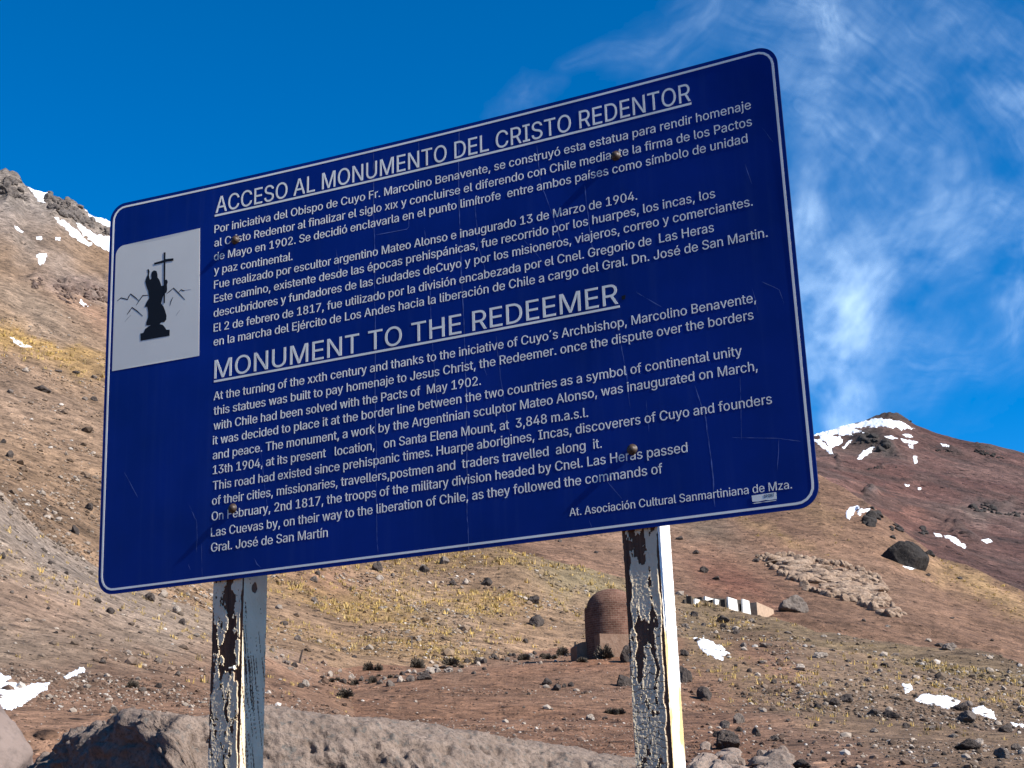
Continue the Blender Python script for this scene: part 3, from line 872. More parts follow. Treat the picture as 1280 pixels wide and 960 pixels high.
h = text_line('heading', 'ACCESO AL MONUMENTO DEL CRISTO REDENTOR', (269.5, 266.5), (863.5, 126), .059, .014)
strip('underline', (268.5, 268.6), (864, 128), .0072, .0006, MAT['letter'], h)
h = text_line('heading', 'MONUMENT TO THE REDEEMER', (267.8, 473.5), (773, 379.5), .0635, .015)
strip('underline', (267.5, 475.6), (774.5, 381.6), .0072, .0006, MAT['letter'], h)
CAP = .0285
for body, p0, p1 in (
    ('Por iniciativa del Obispo de Cuyo Fr. Marcolino Benavente, se construyó esta estatua para rendir homenaje', (268, 291.5), (938.7, 136)),
    ('al Cristo Redentor al finalizar el siglo xıx y concluirse el diferendo con Chile mediante la firma de los Pactos', (268, 308.7), (940, 157)),
    ('de Mayo en 1902. Se decidió enclavarla en el punto limítrofe  entre ambos países como símbolo de unidad', (267.5, 326), (934.5, 178)),
    ('y paz continental.', (267.5, 343), (365.5, 325)),
    ('Fue realizado por escultor argentino Mateo Alonso e inaugurado 13 de Marzo de 1904.', (267.5, 361), (796.5, 249.5)),
    ('Este camino, existente desde las épocas prehispánicas, fue recorrido por los huarpes, los incas, los', (267.5, 378.5), (894, 247)),
    ('descubridores y fundadores de las ciudades deCuyo y por los misioneros, viajeros, correo y comerciantes.', (267, 396.5), (941, 257)),
    ('El 2 de febrero de 1817, fue utilizado por la división encabezada por el Cnel. Gregorio de  Las Heras', (267, 415), (892.5, 289.5)),
    ('en la marcha del Ejército de Los Andes hacia la liberación de Chile a cargo del Gral. Dn. José de San Martin.', (267, 432.5), (959.5, 296)),
    ('At the turning of the xxth century and thanks to the iniciative of Cuyo´s Archbishop, Marcolino Benavente,', (267, 500.5), (945, 377.5)),
    ('this statues was built to pay homenaje to Jesus Christ, the Redeemer. once the dispute over the borders', (267, 519), (942, 399)),
    ('with Chile had been solved with the Pacts of  May 1902.', (267, 537.5), (601, 481)),
    ('it was decided to place it at the border line between the two countries as a symbol of continental unity', (266, 556), (927.5, 444)),
    ('and peace. The monument, a work by the Argentinian sculptor Mateo Alonso, was inaugurated on March,', (266, 574.5), (947, 463)),
    ('13th 1904, at its present   location,   on Santa Elena Mount, at  3,848 m.a.s.l.', (266, 593), (735, 521)),
    ('This road had existed since prehispanic times. Huarpe aborigines, Incas, discoverers of Cuyo and founders', (266, 612.5), (965, 504.5)),
    ('of their cities, missionaries, travellers,postmen and  traders travelled  along  it.', (265, 631.5), (752.3, 559.6)),
    ('On February, 2nd 1817, the troops of the military division headed by Cnel. Las Heras passed', (264.5, 651), (859.4, 565)),
    ('Las Cuevas by, on their way to the liberation of Chile, as they followed the commands of', (263.7, 671), (828.3, 591.5)),
    ('Gral. José de San Martín', (263.7, 690), (409.5, 671))):
    text_line('text_line', body, p0, p1, CAP)
text_line('credit_line', 'At. Asociación Cultural Sanmartiniana de Mza.', (712, 645.4), (990, 610.5), .0235, .002)

# emblem plate
zc = lambda p: (130 + p[0] / 5.053, 280 + p[1] / 5.053)
def poly_part(name, pts, n, mat, parent, thick=.0004):
    """flat shape cut from vinyl, its outline given on the photo"""
    UV = np.array([uv(*p) for p in pts])
    return poly_uv(name, UV, n, mat, parent, thick)
def poly_uv(name, UV, n, mat, parent, thick=.0004, cell=.02):
    k = len(UV)
    gx, gy = np.meshgrid(np.arange(UV[:, 0].min(), UV[:, 0].max(), cell) + cell / 3, np.arange(UV[:, 1].min(), UV[:, 1].max(), cell) + cell / 3)
    inn = poly_mask(gx.ravel(), gy.ravel(), UV)
    UV = np.concatenate([UV, np.stack([gx.ravel(), gy.ravel()], 1)[inn]])
    vs, es, fs, *_ = delaunay_2d_cdt([Vector(p) for p in UV], [(i, (i + 1) % k) for i in range(k)], [], 1, 1e-7)
    V2 = np.array([v[:] for v in vs]); T = []
    for f in fs:
        f = list(f); T += [[f[0], f[i], f[i + 1]] for i in range(1, len(f) - 1)]
    return solid_from_tris(name, V2, np.array(T), n, mat, parent, thick)
e_tr, e_br, e_bl = uv(250, 285.2), uv(248.9, 444.8), uv(140.2, 464)
e_tl = uv(145.2, 308.5)
ou = []
for k in range(9):
    a = R(180 - 90 * k / 8); ou.append((e_tl[0] + .034 + .034 * math.cos(a), e_tl[1] - .034 + .034 * math.sin(a)))
ou += [tuple(e_tr), tuple(e_br), tuple(e_bl)]
plate = poly_uv('emblem', np.array(ou), .0006, MAT['plate'], sign)
fig = [(275, 288), (282, 284), (289, 298), (285, 325), (291, 352), (301, 345), (299, 322), (304, 302), (317, 293), (332, 297), (338, 315), (339, 338), (350, 352), (358, 372), (363, 392), (378, 388), (386, 352), (398, 352), (404, 366), (398, 384), (400, 412), (396, 432), (381, 442), (369, 470), (362, 502), (376, 520), (386, 545), (396, 580), (394, 604), (382, 620), (361, 622), (353, 632), (372, 637), (388, 656), (395, 668), (416, 668), (415, 706), (232, 738), (231, 692), (250, 688), (262, 662), (284, 646), (297, 640), (267, 641), (268, 622), (279, 590), (280, 560), (274, 524), (257, 524), (272, 490), (286, 470), (279, 420), (269, 396), (261, 364), (268, 340), (279, 316)]
poly_part('statue_figure', [zc(p) for p in fig], .0010, MAT['black_vinyl'], plate)
cr = poly_part('cross', [zc(p) for p in [(379, 180), (390, 180), (389, 222), (440, 217), (440, 232), (389, 240), (386, 500), (378, 500), (378, 244), (319, 258), (318, 246), (378, 229)]], .0013, MAT['black_vinyl'], plate)
def stroke_uv(name, lines, w, n, mat, parent):
    UVs = []; Ts = []; b = 0
    for pts in lines:
        P = np.array([uv(*zc(p)) for p in pts]); m = len(P)
        dd = np.gradient(P, axis=0); dd /= np.hypot(*dd.T)[:, None]; nn = np.stack([-dd[:, 1], dd[:, 0]], 1)
        ww = np.full((m, 1), w); ww[0] *= .4; ww[-1] *= .4
        UVs += [P + nn * ww, P - nn * ww]
        i = np.arange(m - 1)
        Ts += [np.stack([b + i + m, b + i + m + 1, b + i], 1), np.stack([b + i, b + i + m + 1, b + i + 1], 1)]
        b += 2 * m
    return solid_from_tris(name, np.concatenate(UVs), np.concatenate(Ts), n, mat, parent, .0004)
stroke_uv('mountain_outline', [[(85, 486), (108, 467), (130, 472), (150, 477), (160, 455), (168, 442), (195, 462), (223, 486)], [(205, 513), (225, 482), (246, 452), (283, 450)], [(147, 572), (163, 549), (178, 527), (210, 550), (246, 582)],
                               [(396, 441), (418, 424), (440, 405), (475, 440), (512, 478)], [(474, 431), (488, 415), (500, 421), (512, 421)], [(418, 515), (424, 488), (437, 462)]], .0018, .0009, MAT['black_vinyl'], plate)
stroke_uv('faint_outline', [[(455, 580), (468, 560), (482, 543)], [(132, 618), (150, 597), (172, 575)], [(512, 418), (550, 413)]], .0008, .0009, MAT['grey_vinyl'], plate)

# small sticker under the credit line, its lower edge torn
st = poly_part('sticker', [(939.6, 619.6), (970.2, 615.2), (970.8, 623.6), (962, 625.2), (957, 625), (948, 627), (940.6, 627.2)], .0009, MAT['border'], sign)
poly_part('torn_edge', [(941, 629.3), (946, 628), (953, 627.6), (958, 626.6), (968, 625.2), (970.5, 624.6), (970, 625.8), (960, 627.5), (954, 627.8), (950, 628.8), (943, 629.8)], .0008, MAT['plate'], st)
_m = sign
def small_text(body, p0, p1, cap, mat, parent):
    o = text_line('sticker_text', body, p0, p1, cap, .0, None, mat, .0012); o.parent = parent; return o
small_text('SPORT', (955.2, 622.4), (968.2, 620.4), .0085, MAT['black_vinyl'], st)

# bolts
def bolt(px, py):
    u, v = uv(px, py)
    m = MB()
    prof = [(.016, .0012), (.016, .003), (.0115, .0035), (.0112, .007), (.0095, .0105), (.006, .0128), (.002, .0136)]
    m.lathe(prof, 14)
    p = loc(u, v, 0.0)
    m.v = [(x + p[0], -z + p[1], y + p[2]) for x, y, z in m.v]
    return m.build('bolt', MAT['bolt'], sign, True)
for p in ((294.5, 300), (770, 195), (291, 635.5), (790.5, 562)): bolt(*p)
# black patch beside the second heading
poly_part('black_patch', [(777, 370), (782, 368.5), (781.6, 374), (777.4, 375)], .0006, MAT['black_vinyl'], sign)

# posts: weathered timber, thick paint peeling off
t = NT('peeling_paint_timber')
pa = t.attr('paint', 'Fac'); wr = t.attr('weather', 'Fac'); ye = t.attr('stain', 'Fac'); lit_ = t.attr('sunlit_side', 'Fac')
nf = t.noise(60, 6, .7)
paint = t.mix(t.ramp(t.noise(9, 6, .65), [(.35, 0), (.7, 1)]), (.68, .55, .36), (.82, .68, .47))
paint = t.mix(wr, paint, (.54, .455, .32))
paint = t.mix(lit_, paint, (.80, .77, .72))  # right post's sunlit face painted whiter: sunlight put into the colour
paint = t.mix(ye, paint, (.52, .36, .13))
grain = t.noise(1, 6, .6, t.mapped((90, 90, 5)))
wood = t.mix(t.ramp(grain, [(.3, 0), (.7, 1)]), (.05, .022, .011), (.17, .08, .042))
wood = t.mix(t.math('MULTIPLY', wr, .3), wood, (.16, .13, .11))
col = t.mix(t.ramp(pa, [(.45, 0), (.55, 1)]), wood, paint)
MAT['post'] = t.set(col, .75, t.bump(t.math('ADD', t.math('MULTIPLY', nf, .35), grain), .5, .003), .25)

def lin(z, z0, z1): return np.clip((z - z0) / (z1 - z0), 0, 1)

def build_post(u_top, u_bot, w, dep, kind):
    """box post, its four faces finely gridded so the paint layer has a thickness; u_* = left edge at z=2.44 / 1.86"""
    nz_, nw = 640, 44
    zt, zb = 3.66, -.45
    zz = np.concatenate([np.linspace(zt, 2.46, 16), np.linspace(2.455, 1.70, nz_), np.linspace(1.69, zb, 60)])
    per = []; r_ = .004
    xs = np.linspace(0, 1, nw)
    ring = [('f', x) for x in xs] + [('r', x) for x in xs] + [('b', x) for x in np.linspace(0, 1, 10)] + [('l', x) for x in np.linspace(0, 1, 14)]
    px_, py_, side, ss = [], [], [], []
    for sd, x in ring:
        if sd == 'f': p = (x * w, 0)
        elif sd == 'r': p = (w, x * dep)
        elif sd == 'b': p = (w - x * w, dep)
        else: p = (0, dep - x * dep)
        px_.append(p[0]); py_.append(p[1]); side.append(sd); ss.append(x)
    px_, py_, ss = np.array(px_), np.array(py_), np.array(ss); side = np.array(side)
    nrm = np.stack([np.where(side == 'r', 1, np.where(side == 'l', -1, 0)), np.where(side == 'b', 1, np.where(side == 'f', -1, 0))], 1).astype(float)
    nr = len(ring)
    Zg = np.broadcast_to(zz[:, None], (len(zz), nr)); Sg = np.broadcast_to(ss[None], Zg.shape)
    sidx = np.array([{'f': 0, 'r': 1, 'b': 2, 'l': 3}[k] for k in side])
    mm = Sg * np.where(np.isin(side, ['f', 'b']), w, dep)[None] + sidx[None] * 3.1      # metres across the face
    sd_ = 900 if kind == 'a' else 950
    big = fbm2(mm / .032, Zg / .085, 5, sd_, .55)
    mid_ = fbm2(mm / .012, Zg / .03, 4, sd_ + 20, .6)
    fin = fbm2(mm / .005, Zg / .007, 3, sd_ + 40, .6)
    weather = np.zeros_like(Zg); stain = np.zeros_like(Zg); lift = np.zeros_like(Zg)
    F_ = (side == 'f')[None] & np.ones_like(Zg, bool); R_ = (side == 'r')[None] & np.ones_like(Zg, bool)
    if kind == 'a':
        # front: a long bare gap right of the middle, narrowing to a dark crack downwards; bare right arris
        path = .60 + .05 * np.sin(Zg * 21) + .06 * fbm2(Zg / .06, Zg * 0, 3, 7)
        width = np.interp(Zg, [1.86, 2.05, 2.13, 2.17, 2.28, 2.38, 2.42], [.035, .05, .06, .17, .24, .20, -.05])
        gap = width - np.abs(Sg - path) + .10 * big + .07 * mid_
        side_bare = np.interp(Zg, [1.7, 2.0, 2.35, 2.43], [.07, .085, .07, .05]) - (1 - Sg) + .035 * big + .025 * mid_
        left_bare = .13 * np.exp(-((Zg - 2.13) / .045) ** 2) + .09 * np.exp(-((Zg - 2.25) / .05) ** 2) + .06 * np.exp(-((Zg - 1.95) / .03) ** 2) - Sg + .07 * big + .05 * mid_ - .02
        mott = np.interp(Zg, [2.08, 2.15, 2.3], [-.35, .0, -.12]) + .42 * big + .3 * mid_ - .12
        bare_f = np.maximum(np.maximum(gap, side_bare), np.maximum(left_bare, mott * .5))
        pits = sstep(.75, .95, mid_ + .6 * fin)
        # right face: mostly sound grey paint, fine raking cracks, a bare patch at the very top
        rake = fbm2((mm + .22 * (Zg - 2)) / .0045, Zg / .09, 3, 77, .55)
        rk = rake - np.interp(Zg, [1.75, 1.9, 2.1, 2.25, 2.35], [.52, .55, .42, .62, 1.1]) - .25 * np.abs(Sg - .5)
        top = .05 * big + .12 - np.hypot((Sg - .45) * .9, (Zg - 2.405) / .05 * .4)
        edge_r = .0 - Sg + .05 * big
        bare_r = np.maximum(np.maximum(rk, top), edge_r)
        bare = np.where(F_, np.maximum(bare_f, pits - .8), np.where(R_, bare_r, .4 * big + .1 * mid_ - .1))
        lift = .002 * np.exp(-(np.clip(-bare_f, 0, 1) / .06) ** 2) * F_ * (bare_f < 0) * sstep(.05, .2, Sg)
        weather = np.where(R_, .25 + .1 * big, .1 + .1 * big)
    else:
        # front: top half bare with streaks of paint, then a crackled grey crust
        zz_ = Zg
        edge1 = np.interp(Sg, [0, .15, .5, .75, .9, 1], [.22, .22, .5, .75, .6, .3])
        upp = sstep(2.20, 2.26, zz_)
        bare_top = np.interp(zz_, [2.19, 2.25, 2.31, 2.36, 2.40, 2.46], [-.5, -.34, -.16, .02, .10, .06]) + .5 * fbm2(mm / .024, Zg / .085, 5, 955, .55) + .2 * mid_ - .25 * sstep(.45, .9, Sg) * sstep(2.42, 2.34, zz_)
        hole = .17 - np.hypot((Sg - .55) * .75, (zz_ - 2.135) / .19) + .12 * big + .08 * mid_
        hole2 = .11 - np.hypot((Sg - .76), (zz_ - 2.19) / .13) + .08 * big + .06 * mid_
        lowgap = (.055 + .05 * np.exp(-((zz_ - 2.1) / .08) ** 2)) - np.abs(Sg - .30 - .05 * big) - 2.2 * np.clip(2.03 - zz_, 0, 1) - .9 * np.clip(zz_ - 2.12, 0, 1)
        lowgap2 = .05 - np.abs(Sg - .70 - .05 * big) - 2.2 * np.clip(2.02 - zz_, 0, 1) - .9 * np.clip(zz_ - 2.12, 0, 1)
        redge = np.interp(zz_, [1.7, 1.9, 2.05, 2.2, 2.44], [.06, .07, .09, .06, .02]) - (1 - Sg) + .06 * big
        ledge = np.interp(zz_, [1.7, 1.95, 2.1, 2.25, 2.44], [.0, .03, .13, .09, .05]) - Sg + .09 * big
        bare_f = np.maximum.reduce([bare_top, hole, hole2, lowgap + .05 * mid_, lowgap2 + .05 * mid_, redge, ledge])
        # crackle: rows of short horizontal cracks
        row = Zg / .0165 + .6 * fbm2(mm / .03, Zg / .05, 3, 981)
        fr = np.abs(row - np.round(row)); rid_ = np.round(row)
        colw = mm / .028 + rid_ * .41 + .5 * fbm2(mm / .02, rid_ * .7, 2, 985)
        fc = np.abs(colw - np.round(colw))
        crk = np.maximum(sstep(.07, .02, fr) * (vn2(mm / .02, rid_ * 1.7, 987) > -.45), sstep(.04, .015, fc) * (_h(np.round(colw), rid_, rid_ * 0, 5) > .55))
        crk = crk * sstep(2.24, 2.16, zz_) * F_
        pitl = sstep(.8, .95, big * .5 + mid_ * .8) * sstep(2.02, 1.9, zz_) * F_
        bare = np.where(F_, np.maximum(bare_f, np.maximum(crk * .26 - .2 + .06 * fin, pitl * .5 - .3)), np.where(R_, -.45 + .28 * fbm2(mm / .02, Zg / .2, 4, 991) + .12 * fin, .4 * big + .1 * mid_ - .1))
        weather = np.where(F_, .1 + .35 * sstep(2.24, 2.14, zz_) + .15 * big, .0)
        stain = np.where(R_, sstep(.15, .6, fbm2(mm / .05, Zg / .16, 3, 993) + .9 * np.exp(-((Zg - 1.87) / .07) ** 2) - .45 + .6 * np.exp(-(Sg / .15) ** 2) * sstep(2.3, 2.1, Zg)), 0)
        lift = .0014 * np.exp(-(np.clip(-bare_f, 0, 1) / .05) ** 2) * F_ * (bare_f < 0)
    paint_ = sstep(.02, -.02, bare)
    disp = paint_ * (.0015 if kind == 'a' else .0013) + lift * paint_ - (1 - paint_) * (.0012 + .001 * fin) + .0005 * fin
    fade_ = np.minimum(np.minimum(1, ss * 30), np.minimum(1, (1 - ss) * 30))
    lean = u_bot + (u_top - u_bot) * (zz - 1.86) / .58
    Xg = px_[None] + lean[:, None] + nrm[None, :, 0] * disp
    Yg = py_[None] + nrm[None, :, 1] * disp + .0115
    # slightly worn arrises
    V = np.stack([Xg - 1.22, Yg + bend(u_top + w / 2, Zg - SO[2]), Zg], -1).reshape(-1, 3)
    id_ = np.arange(len(zz) * nr).reshape(len(zz), nr)
    nx_ = np.roll(id_, -1, 1)
    q = np.stack([id_[1:], nx_[1:], nx_[:-1], id_[:-1]], -1).reshape(-1, 4)
    me = mesh_np('post', V, [q, id_[0][None, ::-1]], False)
    set_attr(me, 'paint', np.clip(paint_, 0, 1)); set_attr(me, 'weather', np.clip(weather, 0, 1)); set_attr(me, 'stain', np.clip(stain, 0, .9)); set_attr(me, 'sunlit_side', (R_ & (kind == 'b')) * 1.0)
    return link('post', me, MAT['post'], sign)
p1 = build_post(.4485, .4355, .113, .129, 'a')
p1['label'] = 'left timber post with a long bare gap in its paint'
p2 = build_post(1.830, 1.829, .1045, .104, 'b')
p2['label'] = 'right timber post with crackled grey paint and a white sunlit side'
# a nail standing out of the left post
m = MB()
m.lathe([(.003, 0), (.003, .022), (.007, .022), (.007, .026)], 8)
pn = np.array([.4485 + .075 - 1.22, .0115, 2.155])
m.v = [(z * .8 + pn[0] - .01, y - .006 + pn[1], x + pn[2]) for x, y, z in m.v]
m.build('nail', MAT['plate'], p1)
#PART3
# ------------------------------------------------------------------ rocks
ICO = {}
def ico(n):
    if n not in ICO:
        bm = bmesh.new(); bmesh.ops.create_icosphere(bm, subdivisions=n, radius=1)
        bm.verts.ensure_lookup_table()
        ICO[n] = (np.array([v.co[:] for v in bm.verts]), np.array([[v.index for v in f.verts] for f in bm.faces])); bm.free()
    return ICO[n]

def rock_verts(seed, sub=4, planes=11, rough=.10, flat=.75):
    rng = np.random.default_rng(seed)
    D, T = ico(sub)
    n = rng.normal(size=(planes, 3)); n[:, 2] *= .8; n /= np.linalg.norm(n, axis=1)[:, None]
    d = rng.uniform(.62, 1.0, planes)
    dot = D @ n.T
    r = np.min(np.where(dot > .05, d / np.maximum(dot, .05), 9), 1)
    r = np.minimum(r, 1.15)
    r = r * (1 + rough * fbm3(D * 2.2 + seed, 4, seed) + rough * .35 * fbm3(D * 7 + seed, 3, seed + 9))
    V = D * r[:, None]; V[:, 2] *= flat
    V /= np.abs(V[:, :2]).max()
    return V, T

PROTO = {}
def rock_mesh(tone, k, sub):
    key = (tone, k, sub)
    if key not in PROTO:
        V, T = rock_verts(100 + k * 7, sub, 9 + k % 5, (.09 if sub < 6 else .12) + .02 * (k % 3))
        me = mesh_np('rock', V, T, False)
        me.materials.append(MAT[{'d': 'dark_rock', 'g': 'grey_rock', 'p': 'pale_rock'}[tone]]); PROTO[key] = me
    return PROTO[key]

def shrub_mesh(k):
    key = ('s', k)
    if key not in PROTO:
        rng = np.random.default_rng(400 + k); V = []; Fq = []
        for i in range(1100):
            a = rng.uniform(0, 2 * math.pi); e = math.asin(rng.uniform(.0, 1)); rr = rng.uniform(.55, 1.0) * (1 + .25 * math.sin(3 * a + k))
            dv = np.array([math.cos(a) * math.cos(e), math.sin(a) * math.cos(e), .78 * math.sin(e)])
            p1_ = dv * rr; p0_ = dv * rr * rng.uniform(.25, .6)
            sd = np.cross(dv, rng.normal(size=3)); sd /= np.linalg.norm(sd); sd *= rng.uniform(.010, .03)
            b = len(V); V += [p0_ - sd * .5, p0_ + sd * .5, p1_ + sd + rng.normal(0, .05, 3), p1_ - sd]; Fq.append([b, b + 1, b + 2, b + 3])
        me = mesh_np('shrub', np.array(V), np.array(Fq)); me.materials.append(MAT['shrub']); PROTO[key] = me
    return PROTO[key]

TONE = {'d': 'dark', 'g': 'grey', 'p': 'pale', 's': 'dark'}
def zone(px, py):
    if px < 265: return ('on the bare slope left of the left post', 'left slope')
    if px < 800:
        if 808 < py < 872 and py > 865 - (px - 410) * .17 - 24 and px > 330: return ('in the stone row along the track edge', 'track edge')
        if py < 815: return ('on the grassy slope between the two posts', 'grassy slope')
        return ('on the reddish flat between the two posts', 'reddish flat')
    return ('on the stony slope right of the right post', 'stony slope')

def place(px, py, w, h, tone, label=None, k=None, name=None):
    P, r, ia, ir = spot(px, py + h * .42)
    if np.isnan(r[0]): return None
    P, r = P[0], r[0]
    m = r / F * 1.0
    k = RNG.integers(0, 7) if k is None else k
    if tone == 's':
        o = bpy.data.objects.new(name or 'shrub', shrub_mesh(int(k) % 3))
        o.scale = (w * .5 * m, w * .5 * m, h * m * 1.15); o.location = (P[0], P[1], P[2] - .05 * h * m)
        cat = 'shrub'
    else:
        o = bpy.data.objects.new(name or 'rock', rock_mesh(tone, int(k), 6 if w >= 40 else 4 if w >= 14 else 3))
        zh = h * m * .62
        o.scale = (w * .5 * m, w * .5 * m * RNG.uniform(.8, 1.2), zh / .7); o.location = (P[0], P[1] + .1 * w * m, P[2] + zh * .35)
        cat = 'rock'
    o.rotation_euler = (RNG.uniform(-.15, .15), RNG.uniform(-.15, .15), RNG.uniform(0, 6.28))
    COL.objects.link(o)
    if label: tag(o, label, cat)
    else:
        zl, zg = zone(px, py)
        if tone == 's': tag(o, 'small dark twiggy shrub ' + zl, cat, 'shrubs, ' + zg)
        else: tag(o, f'small {TONE[tone]} rock ' + zl, cat, f'small {TONE[tone]} rocks, {zg}')
    return o

SMALL = """93 662 12 11 d;3 694 9 9 d;62 703 5 5 d;33 746 4 4 d;122 750 10 7 g;137 763 11 7 d;220 762 12 10 p;228 777 9 8 d;245 793 9 6 p;128 827 12 6 g;197 825 11 7 g;222 842 9 7 g;
198 857 10 7 d;178 862 11 6 g;157 877 8 5 d;142 888 12 9 g;32 462 9 8 p;12 488 10 7 g;73 463 10 4 d;94 465 12 4 d;117 470 9 6 g;117 498 10 6 d;106 498 8 5 g;4 551 8 7 d;19 626 8 6 g;12 641 9 6 g;59 645 11 7 p;
67 640 9 6 p;73 648 10 7 p;47 627 7 5 p;25 612 8 5 p;31 676 9 4 g;83 716 7 4 d;150 762 6 4 d;175 790 7 4 g;100 795 6 4 g;60 760 6 4 d;40 720 6 4 g;110 690 8 5 g;85 740 5 3 d;45 660 6 4 d;15 740 6 4 g;70 790 7 4 d;160 815 8 5 p;115 810 6 4 d;140 800 5 4 d;
355 779 11 6 d;397 716 9 6 d;393 724 11 8 g;475 722 10 7 p;491 718 8 5 g;438 737 7 4 d;481 760 5 3 d;393 749 9 9 g;412 842 10 8 p;439 846 8 9 p;382 854 11 10 p;376 857 9 6 d;452 848 8 7 g;487 854 13 9 g;500 849 10 9 p;513 848 10 9 g;475 852 9 7 g;
443 820 8 5 d;352 819 9 6 p;357 827 10 7 g;368 831 9 6 d;340 812 8 6 g;345 822 6 4 p;362 835 7 5 p;425 838 7 5 p;405 846 6 5 g;465 847 8 5 d;529 709 12 9 g;582 727 10 9 p;656 747 9 6 p;657 801 9 6 d;622 766 4 4 d;573 750 6 5 d;617 820 9 6 d;637 818 9 6 d;598 826 12 8 d;
545 832 8 5 p;575 838 8 5 p;592 841 7 4 g;605 836 6 4 d;645 826 7 5 g;668 816 7 5 d;676 828 6 4 p;694 826 6 3 p;610 843 5 3 p;714 855 9 7 d;705 857 7 6 d;738 896 12 9 p;757 897 8 5 g;633 866 6 3 g;661 867 5 3 d;705 899 8 3 g;728 866 5 3 g;690 886 4 3 p;655 884 4 3 g;
856 816 12 9 d;907 904 17 14 g;923 898 18 15 g;946 914 14 11 g;968 923 14 8 g;895 918 10 8 d;868 766 14 9 d;856 781 10 7 g;959 806 13 6 g;937 838 9 6 d;968 852 10 6 d;956 806 12 6 g;1031 855 8 5 p;1022 883 12 7 d;1161 800 10 4 p;1175 806 12 5 d;1105 830 13 6 d;
1187 861 10 4 p;1093 913 11 6 p;1041 903 8 4 p;1133 907 10 7 d;1157 952 7 5 p;1031 949 9 5 d;947 918 8 6 d;924 912 8 6 d;1212 879 11 8 g;1225 926 11 10 p;1192 920 13 5 p;1164 910 20 6 g;1271 934 14 9 g;1100 838 9 5 p;1060 826 8 4 g;1085 850 9 5 g;1130 845 8 5 d;1010 800 8 5 d;
1040 812 9 4 g;985 822 8 5 g;975 836 6 4 p;1000 866 8 5 g;1020 906 7 5 d;1075 930 8 5 g;1110 945 8 5 p;1055 952 9 6 d;1140 935 7 4 d;1180 942 9 5 d;1240 846 9 4 d;1255 860 8 5 p;1270 880 9 5 d;1150 826 9 4 d;1120 818 8 4 g;1230 872 9 5 d;1090 872 9 5 d;1075 895 8 5 g;
1000 926 7 5 d;985 900 7 5 g;1015 940 8 5 p;930 870 7 4 d;950 885 6 4 g;900 850 7 5 p;885 838 7 4 g;920 832 8 5 d;905 782 10 6 d;920 790 9 5 d;940 775 9 5 p;985 790 10 5 g;1030 795 9 4 p;880 780 9 6 g;895 790 8 5 p;872 800 8 5 d;930 806 9 6 g;1145 870 8 5 d;1165 884 8 5 d;
880 712 14 8 d;870 690 10 6 d;896 722 10 6 d;850 672 10 6 d;945 700 9 5 d;1080 775 8 4 d;1110 782 8 4 p;1190 772 8 3 d;1240 800 7 3 d;1200 722 8 4 d;1160 718 8 4 d;700 676 7 4 d;745 690 7 4 d;800 700 7 4 d"""
for i in range(46):
    q = i / 45; ex = 400 + 330 * q; ey = np.interp(ex, [400, 437, 470, 540, 600, 640, 690, 730], [852, 852, 848, 838, 828, 822, 818, 817]) + RNG.normal(0, 2.2)
    tn = 's' if RNG.uniform() < .35 else ('d' if RNG.uniform() < .55 else ('g' if RNG.uniform() < .6 else 'p'))
    w_ = RNG.uniform(5, 12); place(ex, ey, w_, w_ * RNG.uniform(.5, .8), tn)
for row in SMALL.replace('\n', '').split(';'):
    a = row.split()
    place(float(a[0]), float(a[1]), float(a[2]), float(a[3]), a[4])

